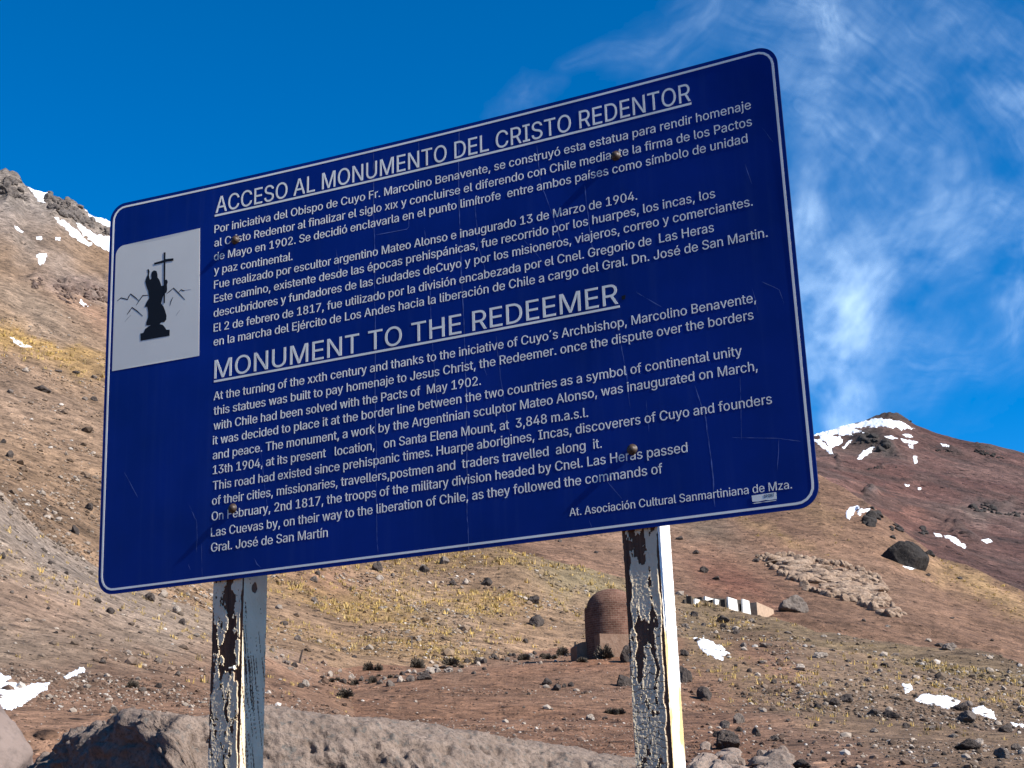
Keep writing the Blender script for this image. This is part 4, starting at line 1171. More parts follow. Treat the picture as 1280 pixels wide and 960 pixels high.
BIG = (
 (52, 484, 24, 11, 'd', 'long black rock on the left hillside, level with the plate of the sign'),
 (11, 567, 13, 10, 'd', 'rounded dark rock near the left frame edge, midway down the slope'),
 (111, 633, 12, 10, 'd', 'lone dark rock just left of the lower half of the blue board'),
 (187, 746, 16, 10, 'd', 'dark rock half hidden below the lower left corner of the blue board'),
 (372, 797, 13, 8, 'g', 'flat grey rock right of the left post, above the pale stones'),
 (472, 707, 15, 15, 'd', 'dark angular rock touching the lower edge of the blue board'),
 (530, 711, 15, 10, 'd', 'dark rock close under the middle of the blue board'),
 (555, 700, 16, 11, 'g', 'grey rock under the middle of the board, in the highest rock group'),
 (566, 727, 14, 10, 'd', 'dark rock beside a paler one on the grassy slope'),
 (609, 727, 17, 12, 'd', 'dark wedge rock on the upper grassy slope, highest lone rock between the posts'),
 (668, 750, 18, 11, 'd', 'dark rock leaning over a smaller pale one on the grassy slope'),
 (671, 776, 19, 16, 'd', 'largest dark rock on the grassy slope left of the domed hut'),
 (532, 845, 22, 11, 'd', 'long black rock lying in the row of stones at the track edge'),
 (538, 836, 16, 8, 'p', 'whitest rock in the row of stones at the track edge'),
 (560, 837, 14, 8, 'p', 'pale flat rock right of the whitest one at the track edge'),
 (684, 852, 18, 10, 'd', 'dark rock at the left of the small cluster on the reddish flat'),
 (696, 859, 15, 9, 'd', 'lowest dark rock of the small cluster on the reddish flat'),
 (780, 850, 24, 18, 'd', 'black boulder against the left side of the right post'),
 (786, 818, 22, 22, 'd', 'black boulder between the domed hut and the right post'),
 (856, 842, 18, 26, 'd', 'tall dark boulder against the right side of the right post'),
 (879, 867, 22, 17, 'd', 'lone dark boulder on the flat right of the right post'),
 (910, 926, 44, 26, 'd', 'long dark boulder lying behind the two big grey ones at the lower edge'),
 (904, 774, 18, 10, 'd', 'dark rock under the white ruined wall'),
 (993, 754, 38, 26, 'g', 'big grey split boulder right of the white ruined wall'),
 (1001, 834, 18, 9, 'p', 'pale slab rock casting a shadow left, on the stony slope'),
 (1025, 818, 20, 9, 'p', 'palest flat rock high on the stony slope right of the post'),
 (1043, 876, 16, 13, 'd', 'dark pointed rock, left one of a pair on the stony slope'),
 (1059, 873, 16, 12, 'd', 'dark pointed rock, right one of a pair on the stony slope'),
 (1093, 889, 19, 12, 'd', 'dark angular rock left of another at the middle of the stony slope'),
 (1114, 892, 22, 12, 'd', 'dark angular rock right of another, left of the long snow patch'),
 (1188, 808, 22, 9, 'g', 'grey flat rock on the grassy crest at the right'),
 (1203, 883, 22, 13, 'd', 'dark rock standing in the long snow patch'),
 (1210, 896, 32, 16, 'g', 'broad grey rock in front of the long snow patch'),
 (1212, 931, 38, 15, 'd', 'long black rock below the snow at the lower right'),
 (1255, 941, 26, 16, 'g', 'grey boulder at the lower right corner'),
 (1259, 911, 20, 10, 'd', 'dark rock right of the snow near the right frame edge'),
 (1004, 955, 30, 12, 'd', 'low dark rock at the lower edge, right of the grey boulders'),
 (431, 866, 22, 12, 's', 'low dark shrub at the left end of the track edge'),
 (461, 833, 15, 11, 's', 'dark round shrub in grass, left one of two beside the track edge'),
 (473, 834, 12, 9, 's', 'dark round shrub in grass, right one of two beside the track edge'),
 (521, 829, 20, 14, 's', 'larger dark round shrub just above the whitest rock'),
 (563, 827, 22, 11, 's', 'wide low shrub above the track edge between the posts'),
 (655, 821, 16, 9, 's', 'dark shrub at the middle of the track edge'),
 (684, 821, 14, 7, 's', 'low flat shrub on the track edge left of the domed hut'),
 (703, 814, 16, 12, 's', 'dark upright shrub on the track edge left of the domed hut'),
 (727, 825, 16, 7, 's', 'low dark shrub in front of the hut annex'),
 (757, 815, 26, 19, 's', 'large grey shrub in front of the domed hut'),
 (764, 889, 18, 8, 's', 'low grey shrub on the reddish flat left of the right post'),
 (775, 889, 14, 8, 's', 'low pale-topped shrub touching the right post'),
 (165, 855, 17, 10, 's', 'dark shrub on the bank above the shaded boulder'),
)
for px, py, w, h, tone, lab in BIG:
    place(px, py, w, h, tone, lab, name=('boulder' if tone != 's' and w >= 18 else None))

# ------------------------------------------------------------------ things draped on the slopes: snow and outcrops
def seg_dist(px, py, pts):
    pts = np.array(pts, float); best = np.full(np.shape(px), 1e9)
    for (x0, y0), (x1, y1) in zip(pts, np.roll(pts, -1, 0)):
        dx, dy = x1 - x0, y1 - y0; l2 = dx * dx + dy * dy + 1e-9
        tt = np.clip(((px - x0) * dx + (py - y0) * dy) / l2, 0, 1)
        best = np.minimum(best, np.hypot(px - x0 - tt * dx, py - y0 - tt * dy))
    return best

def drape(name, pts, mat, hfun, step=1.0, rag=2.0, ragl=6.0, push=.0, seed=0, smooth=True):
    pts = np.array(pts, float)
    x0, y0 = pts.min(0) - 3; x1, y1 = pts.max(0) + 3
    gx, gy = np.meshgrid(np.arange(x0, x1, step), np.arange(y0, y1, step), indexing='ij')
    wx = gx + rag * fbm2(gx / ragl, gy / ragl, 3, 700 + seed); wy = gy + rag * .7 * fbm2(gx / ragl, gy / ragl, 3, 720 + seed)
    ins = poly_mask(wx, wy, pts); d = seg_dist(wx, wy, pts); sd = np.where(ins, d, -d)
    P, r, ia, ir = spot(gx.ravel(), gy.ravel())
    P = P.reshape(*gx.shape, 3); r = r.reshape(gx.shape)
    use = (sd > -1.3 * step) & np.isfinite(r)
    h = np.where(sd > 0, hfun(sd, gx, gy, P, r), -.06 * r / 400)
    V = P + np.stack([np.zeros_like(h), -push * h, h], -1)
    id_ = np.arange(gx.size).reshape(gx.shape)
    q = np.stack([id_[:-1, :-1], id_[:-1, 1:], id_[1:, 1:], id_[1:, :-1]], -1).reshape(-1, 4)
    rr = r.ravel()[q]; ok = use.ravel()[q].all(1)
    with np.errstate(invalid='ignore'): ok &= (rr.max(1) - rr.min(1)) < .12 * rr.min(1)
    q = q[ok]
    if len(q) < 4: return None
    u, inv = np.unique(q, return_inverse=True)
    me = mesh_np(name, V.reshape(-1, 3)[u], inv.reshape(-1, 4), smooth)
    return link(name, me, mat)

SNOW = (
 ([(33, 232), (46, 235), (63, 243), (62, 248), (54, 246), (58, 254), (46, 251), (44, 243), (40, 240)], 'forked snow patch between the crags of the left ridge'),
 ([(68, 271), (80, 276), (97, 288), (113, 305), (111, 309), (95, 300), (80, 286)], 'thin diagonal snow streak below the left ridge crags'),
 ([(93, 278), (105, 284), (122, 293), (142, 296), (142, 318), (122, 306), (105, 293)], 'broad snow tongue on the left ridge beside the board'),
 ([(105, 262), (120, 266), (142, 273), (142, 286), (126, 280), (112, 272)], 'snow on the skyline of the left ridge'),
 ([(46, 317), (57, 316), (57, 324), (52, 333), (46, 327)], 'compact snow patch halfway down the left hillside'),
 ([(97, 373), (103, 375), (109, 383), (104, 383)], 'small snow patch in the reddish outcrop left of the board'),
 ([(12, 421), (22, 425), (40, 434), (32, 435), (18, 430)], 'narrow snow streak lower on the left hillside'),
 ([(17, 281), (22, 284), (30, 291), (27, 292), (20, 287)], 'tiny snow scrap high on the left hillside below the crags'),
 ([(44, 296), (52, 295), (53, 299), (46, 300)], 'tiny snow scrap above the compact patch'),
 ([(69, 296), (75, 297), (75, 301), (70, 300)], 'tiny snow scrap right above the compact patch'),
 ([(-4, 840), (6, 845), (14, 846), (18, 852), (24, 858), (32, 860), (44, 854), (63, 853), (58, 862), (40, 873), (22, 885), (8, 888), (-4, 884)], 'bright snow patch at the lower left edge'),
 ([(78, 846), (92, 840), (106, 833), (108, 836), (96, 844), (83, 849)], 'small snow streak right of the snow at the lower left edge'),
 ([(1000, 540), (1018, 540), (1050, 531), (1075, 527.5), (1095, 523), (1115, 524), (1130, 529), (1143, 537), (1128, 537), (1112, 534), (1090, 533), (1066, 536), (1080, 540), (1060, 543), (1040, 544), (1000, 546)], 'long snow field under the summit on the right'),
 ([(1024, 546), (1034, 542), (1048, 545), (1055, 550), (1047, 557), (1040, 560), (1032, 552)], 'rounded snow hollow below the summit snow field'),
 ([(1017, 547), (1025, 550), (1034, 558), (1044, 568), (1038, 567), (1026, 559), (1017, 552)], 'steep snow strip beside the right edge of the board'),
 ([(1052, 559), (1058, 553), (1067, 549), (1064, 554), (1055, 561)], 'short snow strip left of the dark summit crag'),
 ([(1071, 574), (1080, 563), (1087, 559), (1095, 558), (1088, 566), (1078, 575)], 'bright snow strip under the dark summit crag'),
 ([(1105, 545), (1114, 544), (1122, 548), (1113, 549)], 'small snow patch right of the summit crag'),
 ([(1125, 548), (1138, 550), (1149, 553), (1142, 556), (1130, 553)], 'snow patch above the gully on the right mountain'),
 ([(1135, 556), (1141, 556), (1142, 561), (1137, 560)], 'snow scrap at the head of the gully'),
 ([(1141, 570), (1146, 570), (1147, 578), (1143, 580)], 'small upright snow scrap in the gully'),
 ([(1127, 543), (1136, 542), (1142, 546), (1133, 547)], 'thin snow line below the summit field'),
 ([(1175, 554), (1186, 556), (1188, 559), (1178, 558)], 'thin snow line on the right shoulder of the mountain'),
 ([(1055, 642), (1060, 634), (1073, 632), (1074, 636), (1066, 642), (1061, 651)], 'snow patch left of the dark rock knob'),
 ([(1069, 641), (1078, 635), (1089, 633), (1085, 639), (1075, 644)], 'snow strip against the dark rock knob'),
 ([(1167, 666), (1175, 667), (1178, 671), (1170, 671)], 'tiny snow scrap left of the snow streak by the dark bands'),
 ([(1180, 668), (1190, 670), (1200, 677), (1210, 684), (1202, 684), (1190, 677), (1182, 673)], 'snow streak below the dark rock bands on the right mountain'),
 ([(1226, 675), (1236, 673), (1241, 677), (1233, 679)], 'small snow patch near the right frame edge on the mountain'),
 ([(1126, 707), (1140, 708), (1157, 705), (1155, 710), (1138, 712)], 'thin snow strip at the foot of the black crag'),
 ([(1131, 605), (1137, 606), (1136, 609), (1132, 608)], 'tiny snow dot on the middle of the right mountain'),
 ([(1147, 609), (1152, 609), (1152, 612), (1148, 612)], 'second tiny snow dot on the right mountain, lower right of another'),
 ([(866, 797), (880, 797), (893, 803), (903, 808), (912, 819), (904, 820), (905, 827), (894, 823), (884, 818), (876, 812), (872, 804)], 'ragged snow patch right of the right post'),
 ([(1127, 855), (1140, 855), (1139, 862), (1133, 866), (1129, 862)], 'small snow patch at the upper left of the long one'),
 ([(1143, 874), (1152, 868), (1166, 868), (1185, 871), (1200, 875), (1198, 882), (1188, 886), (1178, 884), (1165, 881), (1150, 879)], 'long snow patch on the stony slope at the right'),
 ([(1214, 884), (1228, 883), (1243, 890), (1244, 900), (1230, 896), (1220, 893)], 'snow patch right of the rocks, continuing the long one'),
 ([(1262, 903), (1279, 905), (1282, 909), (1266, 908)], 'last scrap of snow at the right frame edge'),
)
for i, (pts, lab) in enumerate(SNOW):
    pts = np.array(pts, float); small = np.ptp(pts, 0).min() < 9
    rr = float(np.nanmean(spot(*pts.T)[1]))
    px_m = rr / F
    o = drape('snow_patch', pts, MAT['snow'], lambda sd, gx, gy, P, r: np.clip(sd / 3.0, 0, 1) * px_m * (1.0 + .5 * fbm2(gx / 5, gy / 5, 2, 801)) + .02,
              .6 if np.ptp(pts, 0).max() < 70 else .9, .8 if small else 2.0, 3.0 if small else 5.0, 0, i)
    if o: tag(o, lab, 'snow', 'snow patches on the mountains')

def outcrop(pts, mat, n, smin, smax, label, seed=0, flat=.8, voxel=.36, ledges=(), mass=0, ms=(16, 34)):
    """angular blocks crowded together inside an outline and fused into one rock"""
    rng = np.random.default_rng(seed + 40); pts = np.array(pts, float)
    x0, y0 = pts.min(0); x1, y1 = pts.max(0)
    C_ = []
    while len(C_) < n:
        p = rng.uniform((x0, y0), (x1, y1))
        if poly_mask(np.array([p[0]]), np.array([p[1]]), pts)[0]: C_.append(p)
    kindl = [0] * n
    for _ in range(mass):
        while True:
            p = rng.uniform((x0, y0), (x1, y1))
            if poly_mask(np.array([p[0]]), np.array([p[1]]), pts)[0] and seg_dist(np.array([p[0]]), np.array([p[1]]), pts)[0] > 5: break
        C_.append(p); kindl.append(2)
    for lp in ledges:
        lp = np.array(lp, float); L = np.concatenate([[0], np.cumsum(np.hypot(*np.diff(lp, axis=0).T))])
        for q in np.arange(0, L[-1], 5.0):
            C_.append((np.interp(q, L, lp[:, 0]) + rng.normal(0, 1), np.interp(q, L, lp[:, 1]) + rng.normal(0, 1.2))); kindl.append(1)
    n = len(C_); C_ = np.array(C_); P, r, ia, ir = spot(C_[:, 0], C_[:, 1])
    Vs = []; Ts = []; b = 0; pxm = float(np.nanmedian(r)) / F
    for i in range(n):
        if not np.isfinite(r[i]) or abs(r[i] - np.nanmedian(r)) > .3 * np.nanmedian(r): continue
        V, T = rock_verts(seed * 50 + i, 3, rng.integers(6, 10), .035, flat)
        sz = smin + (smax - smin) * rng.uniform() ** 2.2
        a = rng.uniform(0, 6.28); R_ = np.array(Matrix.Rotation(a, 3, 'Z') @ Matrix.Rotation(rng.uniform(-.5, .5), 3, 'X'))
        V = (V * np.array([1, rng.uniform(.7, 1.1), rng.uniform(.7, 1.25)])) @ R_.T * sz * pxm * .5
        if kindl[i] == 2: V = V / sz * rng.uniform(*ms); V[:, 2] *= .55
        if kindl[i] == 1: V = V / sz * rng.uniform(8, 15); V[:, 2] *= 1.15
        Vs.append(V + P[i] + np.array([0, 0, (1.5 if kindl[i] == 1 else 0) * pxm])); Ts.append(T + b); b += len(V)
    me = mesh_np('rock_outcrop', np.concatenate(Vs), np.concatenate(Ts), False)
    o = link('rock_outcrop', me)
    md = o.modifiers.new('fuse', 'REMESH'); md.mode = 'VOXEL'; md.voxel_size = voxel * pxm
    dg = bpy.context.evaluated_depsgraph_get(); dg.update()
    me2 = bpy.data.meshes.new_from_object(o.evaluated_get(dg)); o.modifiers.clear(); o.data = me2; bpy.data.meshes.remove(me); me2.name = 'rock_outcrop'
    me2.materials.clear(); me2.materials.append(MAT[mat])
    me2.polygons.foreach_set('use_smooth', [False] * len(me2.polygons))
    tag(o, label, 'rock'); return o
PALE = [(946, 697), (960, 692), (985, 695), (1010, 701), (1040, 706), (1075, 713), (1098, 724), (1106, 734), (1106, 745), (1116, 757), (1132, 766), (1126, 773), (1106, 768), (1080, 756), (1060, 750), (1030, 742), (1005, 735), (985, 722), (962, 710)]
outcrop(PALE, 'crag', 300, 3, 10, 'broad pale rock outcrop on the brown slope at the right', 1, ledges=([(948, 696), (985, 697), (1020, 702), (1060, 709), (1098, 724), (1104, 735)], [(962, 709), (990, 724), (1010, 737), (1040, 745), (1075, 754), (1105, 768), (1128, 772)]), mass=150)
def crag_block(px, py, w, d, h, seed, label):
    P, r, ia, ir = spot(px, py); m_ = r[0] / F
    V, T = rock_verts(seed, 5, 14, .07, 1.0); V[:, 2] /= np.abs(V[:, 2]).max()
    V = V * np.array([w * .5, d * .5, h]) * m_
    o = link('rock_outcrop', mesh_np('rock_outcrop', V, T, False), MAT['black_crag']); o.location = P[0] - np.array([0, 0, .25 * h * m_]); tag(o, label, 'rock')
crag_block(1131, 704, 60, 40, 37, 58, 'big black crag below the ridge of brown scree')
outcrop([(1156, 692), (1164, 690), (1168, 694), (1160, 696)], 'black_crag', 5, 7, 12, 'small dark rock at the right foot of the black crag', 4)
outcrop([(1078, 652), (1086, 642), (1093, 632), (1099, 630), (1103, 638), (1101, 646), (1092, 654), (1085, 660)], 'black_crag', 26, 7, 19, 'upright dark rock knob beside two snow strips', 5)
outcrop([(1108, 657), (1117, 653), (1131, 655), (1135, 660), (1124, 665), (1112, 663)], 'black_crag', 16, 6, 14, 'low dark outcrop right of the rock knob', 6)
outcrop([(1145, 662), (1152, 660), (1160, 665), (1157, 669), (1150, 668)], 'black_crag', 8, 5, 10, 'small dark outcrop on the mountain, right of the low one', 7)
outcrop([(1113, 670), (1116, 668), (1118, 672), (1115, 675)], 'black_crag', 3, 8, 12, 'dark boulder just above the black crag', 8)
outcrop([(1212, 636), (1222, 631), (1240, 634), (1256, 640), (1284, 642), (1284, 647), (1258, 645), (1240, 641), (1218, 640)], 'black_crag', 44, 4, 13, 'long dark rock band at the right frame edge', 9)
outcrop([(1216, 563), (1226, 563), (1240, 568), (1257, 572), (1255, 574), (1238, 572), (1222, 567)], 'black_crag', 30, 3, 8, 'dark rock rib on the right shoulder below the skyline', 10)
outcrop([(1066, 555), (1074, 548), (1084, 543), (1094, 544), (1102, 551), (1113, 554), (1112, 560), (1099, 563), (1092, 558), (1080, 559)], 'black_crag', 44, 5, 14, 'dark crag below the summit snow field', 11)
outcrop([(1166, 562), (1180, 562), (1200, 566), (1199, 568), (1180, 565), (1167, 564)], 'black_crag', 22, 2, 6, 'thin dark rock line on the right mountain under the skyline', 12)
outcrop([(1083, 586), (1095, 583), (1120, 584), (1120, 586), (1096, 585.5), (1084, 588)], 'black_crag', 22, 2, 5, 'thin dark ledge below the summit crag', 13)
outcrop([(1130, 522), (1137, 520), (1142, 525), (1146, 530), (1138, 528)], 'black_crag', 10, 4, 9, 'dark tooth of rock on the skyline right of the summit', 14)
outcrop([(38, 350), (52, 348), (56, 356), (48, 364), (40, 358)], 'left_crag', 18, 4, 13, 'dark crag at the left end of the reddish outcrop', 15)
outcrop([(60, 352), (78, 352), (95, 362), (98, 378), (84, 380), (70, 370)], 'left_crag', 50, 3, 14, 'broken reddish outcrop in the middle of the left hillside', 16)
outcrop([(104, 360), (116, 356), (132, 362), (138, 378), (122, 382), (110, 374)], 'left_crag', 36, 4, 15, 'reddish crag beside the left edge of the board', 17)
outcrop([(0, 226), (12, 222), (24, 226), (34, 240), (30, 250), (16, 246), (0, 240)], 'ridge_crag', 60, 4, 15, 'grey crags at the left end of the ridge', 18)
outcrop([(58, 243), (78, 244), (95, 254), (106, 268), (118, 278), (116, 286), (100, 280), (80, 270), (66, 262), (56, 252)], 'ridge_crag', 110, 4, 16, 'long grey crag along the left ridge between two snow patches', 19)
outcrop([(124, 286), (134, 285), (142, 292), (142, 298), (130, 295)], 'ridge_crag', 16, 4, 11, 'small grey crag in the snow beside the board', 20)

o = outcrop([(868, 952), (878, 935), (900, 928), (918, 934), (926, 956), (920, 975), (872, 975)], 'slab_rock', 20, 16, 40, 'big rough grey boulder at the lower edge beside the right post', 21, 1.0, .3, mass=8, ms=(34, 50)); o.name = 'boulder'
o = outcrop([(944, 958), (952, 940), (968, 934), (984, 950), (986, 975), (944, 975)], 'slab_rock', 16, 14, 34, 'big rough grey boulder at the lower edge, right of its twin', 22, 1.1, .3, mass=7, ms=(30, 44)); o.name = 'boulder'

# ------------------------------------------------------------------ foreground rocks
def build_slab():
    # crest line on the photo with its distance; the left end runs back into the slope, so its face looks away from the sun
    ctl = np.array([(30, 1000, 11.9), (62, 962, 11.6), (85, 938, 11.3), (105, 922, 11.0), (140, 910, 10.5), (175, 902, 9.95), (205, 896, 9.5), (230, 893, 9.35), (268, 888, 9.35), (300, 884, 9.4), (335, 882, 9.5), (420, 888, 9.7), (500, 896, 9.9), (570, 907, 10.1), (650, 923, 10.3), (720, 936, 10.5), (790, 953, 10.7), (840, 968, 10.8), (870, 990, 10.9)], float)
    n = 620; mcs = 320
    s = np.linspace(0, 1, n); L = np.concatenate([[0], np.cumsum(np.hypot(*np.diff(ctl[:, :2], axis=0).T))]); L /= L[-1]
    ks = np.exp(-np.linspace(-2, 2, 21) ** 2); ks /= ks.sum()
    sm = lambda c: np.convolve(np.pad(np.interp(s, L, ctl[:, c]), 10, mode='edge'), ks, 'valid')
    P = at(sm(0), sm(1), sm(2))
    T = np.gradient(P[:, :2], axis=0); kk = np.ones(41) / 41
    T = np.stack([np.convolve(np.pad(T[:, c], 20, mode='edge'), kk, 'valid') for c in (0, 1)], 1); T /= np.linalg.norm(T, axis=1)[:, None]
    O = np.stack([T[:, 1], -T[:, 0]], 1)                          # outward, towards the viewer
    left = sstep(.285, .235, s)[:, None]
    ox = np.interp(s, [.25, .275, .36, .55], [0, .75, .5, .0])      # the front swings away from the corner
    O = O + np.stack([ox, 0 * ox], 1); O /= np.linalg.norm(O, axis=1)[:, None]
    tt = np.linspace(-1, 1, mcs)[None]
    reach = np.interp(s, [.27, .36, .5, 1], [.8, 1.5, 2.5, 2.5])[:, None] * (1 - left) + .28 * left
    off = np.where(tt < 0, -tt * reach, -tt * 2.2)
    pw = 1.6 * (1 - left) + 5.0 * left
    fz = np.where(tt < 0, 1 - np.abs(tt) ** pw, 1 - .75 * np.abs(tt) ** 2.0)
    foot = -.3
    V = np.stack([P[:, 0][:, None] + O[:, 0][:, None] * off, P[:, 1][:, None] + O[:, 1][:, None] * off, foot + (P[:, 2][:, None] - foot) * fz], -1)
    A = np.gradient(V, axis=0); B = np.gradient(V, axis=1); N = np.cross(A, B); N /= np.linalg.norm(N, axis=-1)[..., None] + 1e-9
    rg = 1 - 2 * np.abs(fbm3(V / .6, 4, 900))
    st = V @ np.array([.25, .1, 1.0])                              # faint bedding
    dsp = .06 * fbm3(V / .9, 3, 905) + .03 * rg + .014 * fbm3(V / .16, 5, 910, .62) - .012 * np.abs(fbm3(V / .09, 4, 912)) + .014 * fbm3(np.stack([V[..., 0] / .3, V[..., 1] / .3, st / .05], -1), 3, 930) + .012 * fbm3(V / .035, 3, 915, .6)
    pit = fbm3(V / .12, 3, 940); dsp -= .035 * sstep(.45, .8, pit)
    dsp = dsp + left * (.07 * (1 - 2 * np.abs(fbm3(V / .5 + 3, 4, 920))) + .04 * np.round(fbm3(V / .3, 2, 925) * 2.5) / 2.5)
    cr = np.exp(-(tt / .12) ** 2)
    V = V + N * (dsp * (1 - .5 * cr))[..., None]
    id_ = np.arange(n * mcs).reshape(n, mcs)
    q = np.stack([id_[:-1, :-1], id_[1:, :-1], id_[1:, 1:], id_[:-1, 1:]], -1).reshape(-1, 4)
    o = link('boulder', mesh_np('boulder', V.reshape(-1, 3), q, True), MAT['slab_rock'])
    tag(o, 'huge grey-pink rock slab behind the posts, its left end in black shade', 'rock')
build_slab()

def solo_rock(px, py, r, w, h, d, mat, label, seed, planes=12, rough=.06, rz=0):
    V, T = rock_verts(seed, 6, planes, rough, .9)
    V = V + .02 * fbm3(V * 9, 4, seed + 3)[:, None] * V
    P = at(px, py, r)
    V = V * np.array([w, d, h])
    me = mesh_np('boulder', V, T, True); o = link('boulder', me, MAT[mat]); o.location = P; o.rotation_euler = (0, 0, rz)
    tag(o, label, 'rock'); return o
solo_rock(-60, 1000, 13, .82, .95, .9, 'smooth_rock', 'smooth pinkish boulder in the lower left corner', 21, 7, .035)

# ------------------------------------------------------------------ masonry hut with a dome
t = NT('hut_masonry')
mp = t.n('ShaderNodeTexBrick'); mp.inputs['Scale'].default_value = 1.0
mp.inputs['Mortar Size'].default_value = .018; mp.inputs['Brick Width'].default_value = .42; mp.inputs['Row Height'].default_value = .16
mp.inputs['Color1'].default_value = (.10, .047, .033, 1); mp.inputs['Color2'].default_value = (.15, .078, .055, 1); mp.inputs['Mortar'].default_value = (.165, .11, .082, 1)
cyl = t.n('ShaderNodeSeparateXYZ'); t.l(t.tc.outputs['Object'], cyl.inputs[0])
ang = t.math('ARCTAN2', cyl.outputs[1], cyl.outputs[0])
cb = t.n('ShaderNodeCombineXYZ'); t.l(t.math('MULTIPLY', ang, 2.4), cb.inputs[0]); t.l(cyl.outputs[2], cb.inputs[1])
t.l(cb.outputs[0], mp.inputs['Vector'])
c = t.mix(1.0, mp.outputs['Color'], t.ramp(t.noise(1.4, 6, .65), [(.3, .62), (.7, 1.35)]), 'MULTIPLY')
MAT['hut'] = t.set(c, .95, t.bump(t.math('ADD', t.noise(3, 6, .7), mp.outputs['Fac']), .7, .05), .1)
t = NT('porch_masonry')
c = t.mix(t.ramp(t.noise(2.2, 7, .7), [(.3, 0), (.7, 1)]), (.15, .088, .06), (.225, .15, .108))
MAT['porch'] = t.set(c, .95, t.bump(t.noise(4, 6, .7), .8, .08), .1)

hp, hr, _, _ = spot(770, 821)
hp, hr = hp[0], hr[0]; hm = hr / F
hut = empty('masonry_hut', hp + np.array([0, 2.2, 0]), R(16))
tag(hut, 'round brown brick hut with a dome and low square porches', 'hut')
Rb_ = 35 * hm; Rd = 31.5 * hm; zs = 66 * hm; zt_ = 90 * hm
m = MB(); m.lathe([(Rb_ * 1.02, -1.2), (Rb_ * 1.01, .4), (Rb_, zs * .5), (Rb_ * .99, zs - .25), (Rb_ * .985, zs)], 64)
m.build('wall', MAT['hut'], hut)
m = MB(); prof = []
for k in range(15):
    a = R(90 * k / 14); prof.append((max(.02, Rd * math.cos(a)), zs + .01 + (zt_ - zs) * math.sin(a) ** 1.0))
prof = [(Rd * 1.0, zs + .004)] + prof[1:]
m.lathe(prof, 64); m.build('dome', MAT['hut'], hut)
cx0 = -22 * hm
m = MB(); m.prism([(cx0 - 9 * hm, -1), (cx0 + 30 * hm, -1), (cx0 + 30 * hm, 27 * hm), (cx0 + 20 * hm, 28 * hm), (cx0 + 8 * hm, 28 * hm), (cx0 - 9 * hm, 28.5 * hm)], -Rb_ - 4 * hm, -Rb_ * .5)
m.build('porch', MAT['porch'], hut)
m = MB(); m.prism([(-49 * hm, -1), (-36 * hm, -1), (-30 * hm, -1), (-30 * hm, 24 * hm), (-42 * hm, 23 * hm), (-49 * hm, 18 * hm)], Rb_ * .0, Rb_ * .75)
m.build('annex', MAT['porch'], hut)
p_, r_, _, _ = spot(719.5, 818)
m = MB(); m.prism([(-.1, -.4), (.12, -.4), (.09, .95), (.02, 1.02), (-.08, .97)], -.09, .09)
o = m.build('stake', MAT['dark_rock']); o.location = p_[0]; tag(o, 'short dark stake left of the domed hut', 'stake')

# ------------------------------------------------------------------ ruined white walls on the crest
MAT['whitewash'] = plain('old_whitewash', (.62, .60, .55), .9, .18, 2.5, .02, .1)
MAT['ruin_shade'] = plain('shaded_ruin_wall', (.05, .042, .036), .95, .3, 2, .03, .1)  # near-black colour stands in for the shadow between the white walls
MAT['tan_wall'] = plain('tan_wall', (.33, .235, .165), .9, .2, 2, .02, .1)
a_, ra, _, _ = spot(862, 757); b_, rb, _, _ = spot(968, 766.5)
a_, b_ = a_[0], b_[0]
dv = b_ - a_; Lr = float(np.hypot(dv[0], dv[1])); ruin = empty('ruined_wall', a_, math.atan2(dv[1], dv[0])); slope = dv[2] / Lr
tag(ruin, 'row of broken whitewashed walls with dark gaps on the hill crest', 'ruin')
U = lambda px: (px - 862) / 106 * Lr
pm = .5 * (ra[0] + rb[0]) / F
gz = lambda u: u * slope
m = MB()
m.prism([(U(864), gz(U(864)) - 1), (U(944), gz(U(944)) - 1), (U(944), gz(U(944)) + 11 * pm), (U(930), gz(U(930)) + 14.5 * pm), (U(905), gz(U(905)) + 14 * pm), (U(880), gz(U(880)) + 12 * pm), (U(864), gz(U(864)) + 8 * pm)], 1.0, 1.3)
m.build('back_wall', MAT['ruin_shade'], ruin)
for (x0, x1, x2, x3, y0, y1) in ((868, 871, 874, 868.5, 2, 9), (880, 882, 890, 880, 8, 13), (891, 894, 896, 891, 2, 11), (907, 919, 918, 907, -1, 14), (924.5, 935, 934, 925.5, -1, 14)):
    g = gz(U(.5 * (x0 + x1)))
    m = MB(); m.prism([(U(x0), g + y0 * pm - (.8 if y0 < 0 else 0)), (U(x1), g + y0 * pm - (.8 if y0 < 0 else 0)), (U(x2), g + y1 * pm), (U(x3), g + (y1 - .6) * pm)], .0, .25)
    m.build('white_panel', MAT['whitewash'], ruin)
for x in (866, 878, 890, 905, 921, 936):
    g = gz(U(x)); m = MB(); m.prism([(U(x), g - 1), (U(x + 1.6), g - 1), (U(x + 1.6), g + 11 * pm), (U(x), g + 12 * pm)], .27, 1.0)
    m.build('cross_wall', MAT['ruin_shade'], ruin)
m = MB(); g = gz(U(952)); m.prism([(U(943), g - 1.2), (U(966.5), g - 1.2 + 0), (U(966.5), g + 8.6 * pm), (U(956), g + 9.4 * pm), (U(943), g + 9.8 * pm)], -.1, 1.4)
m.build('tan_block', MAT['tan_wall'], ruin)

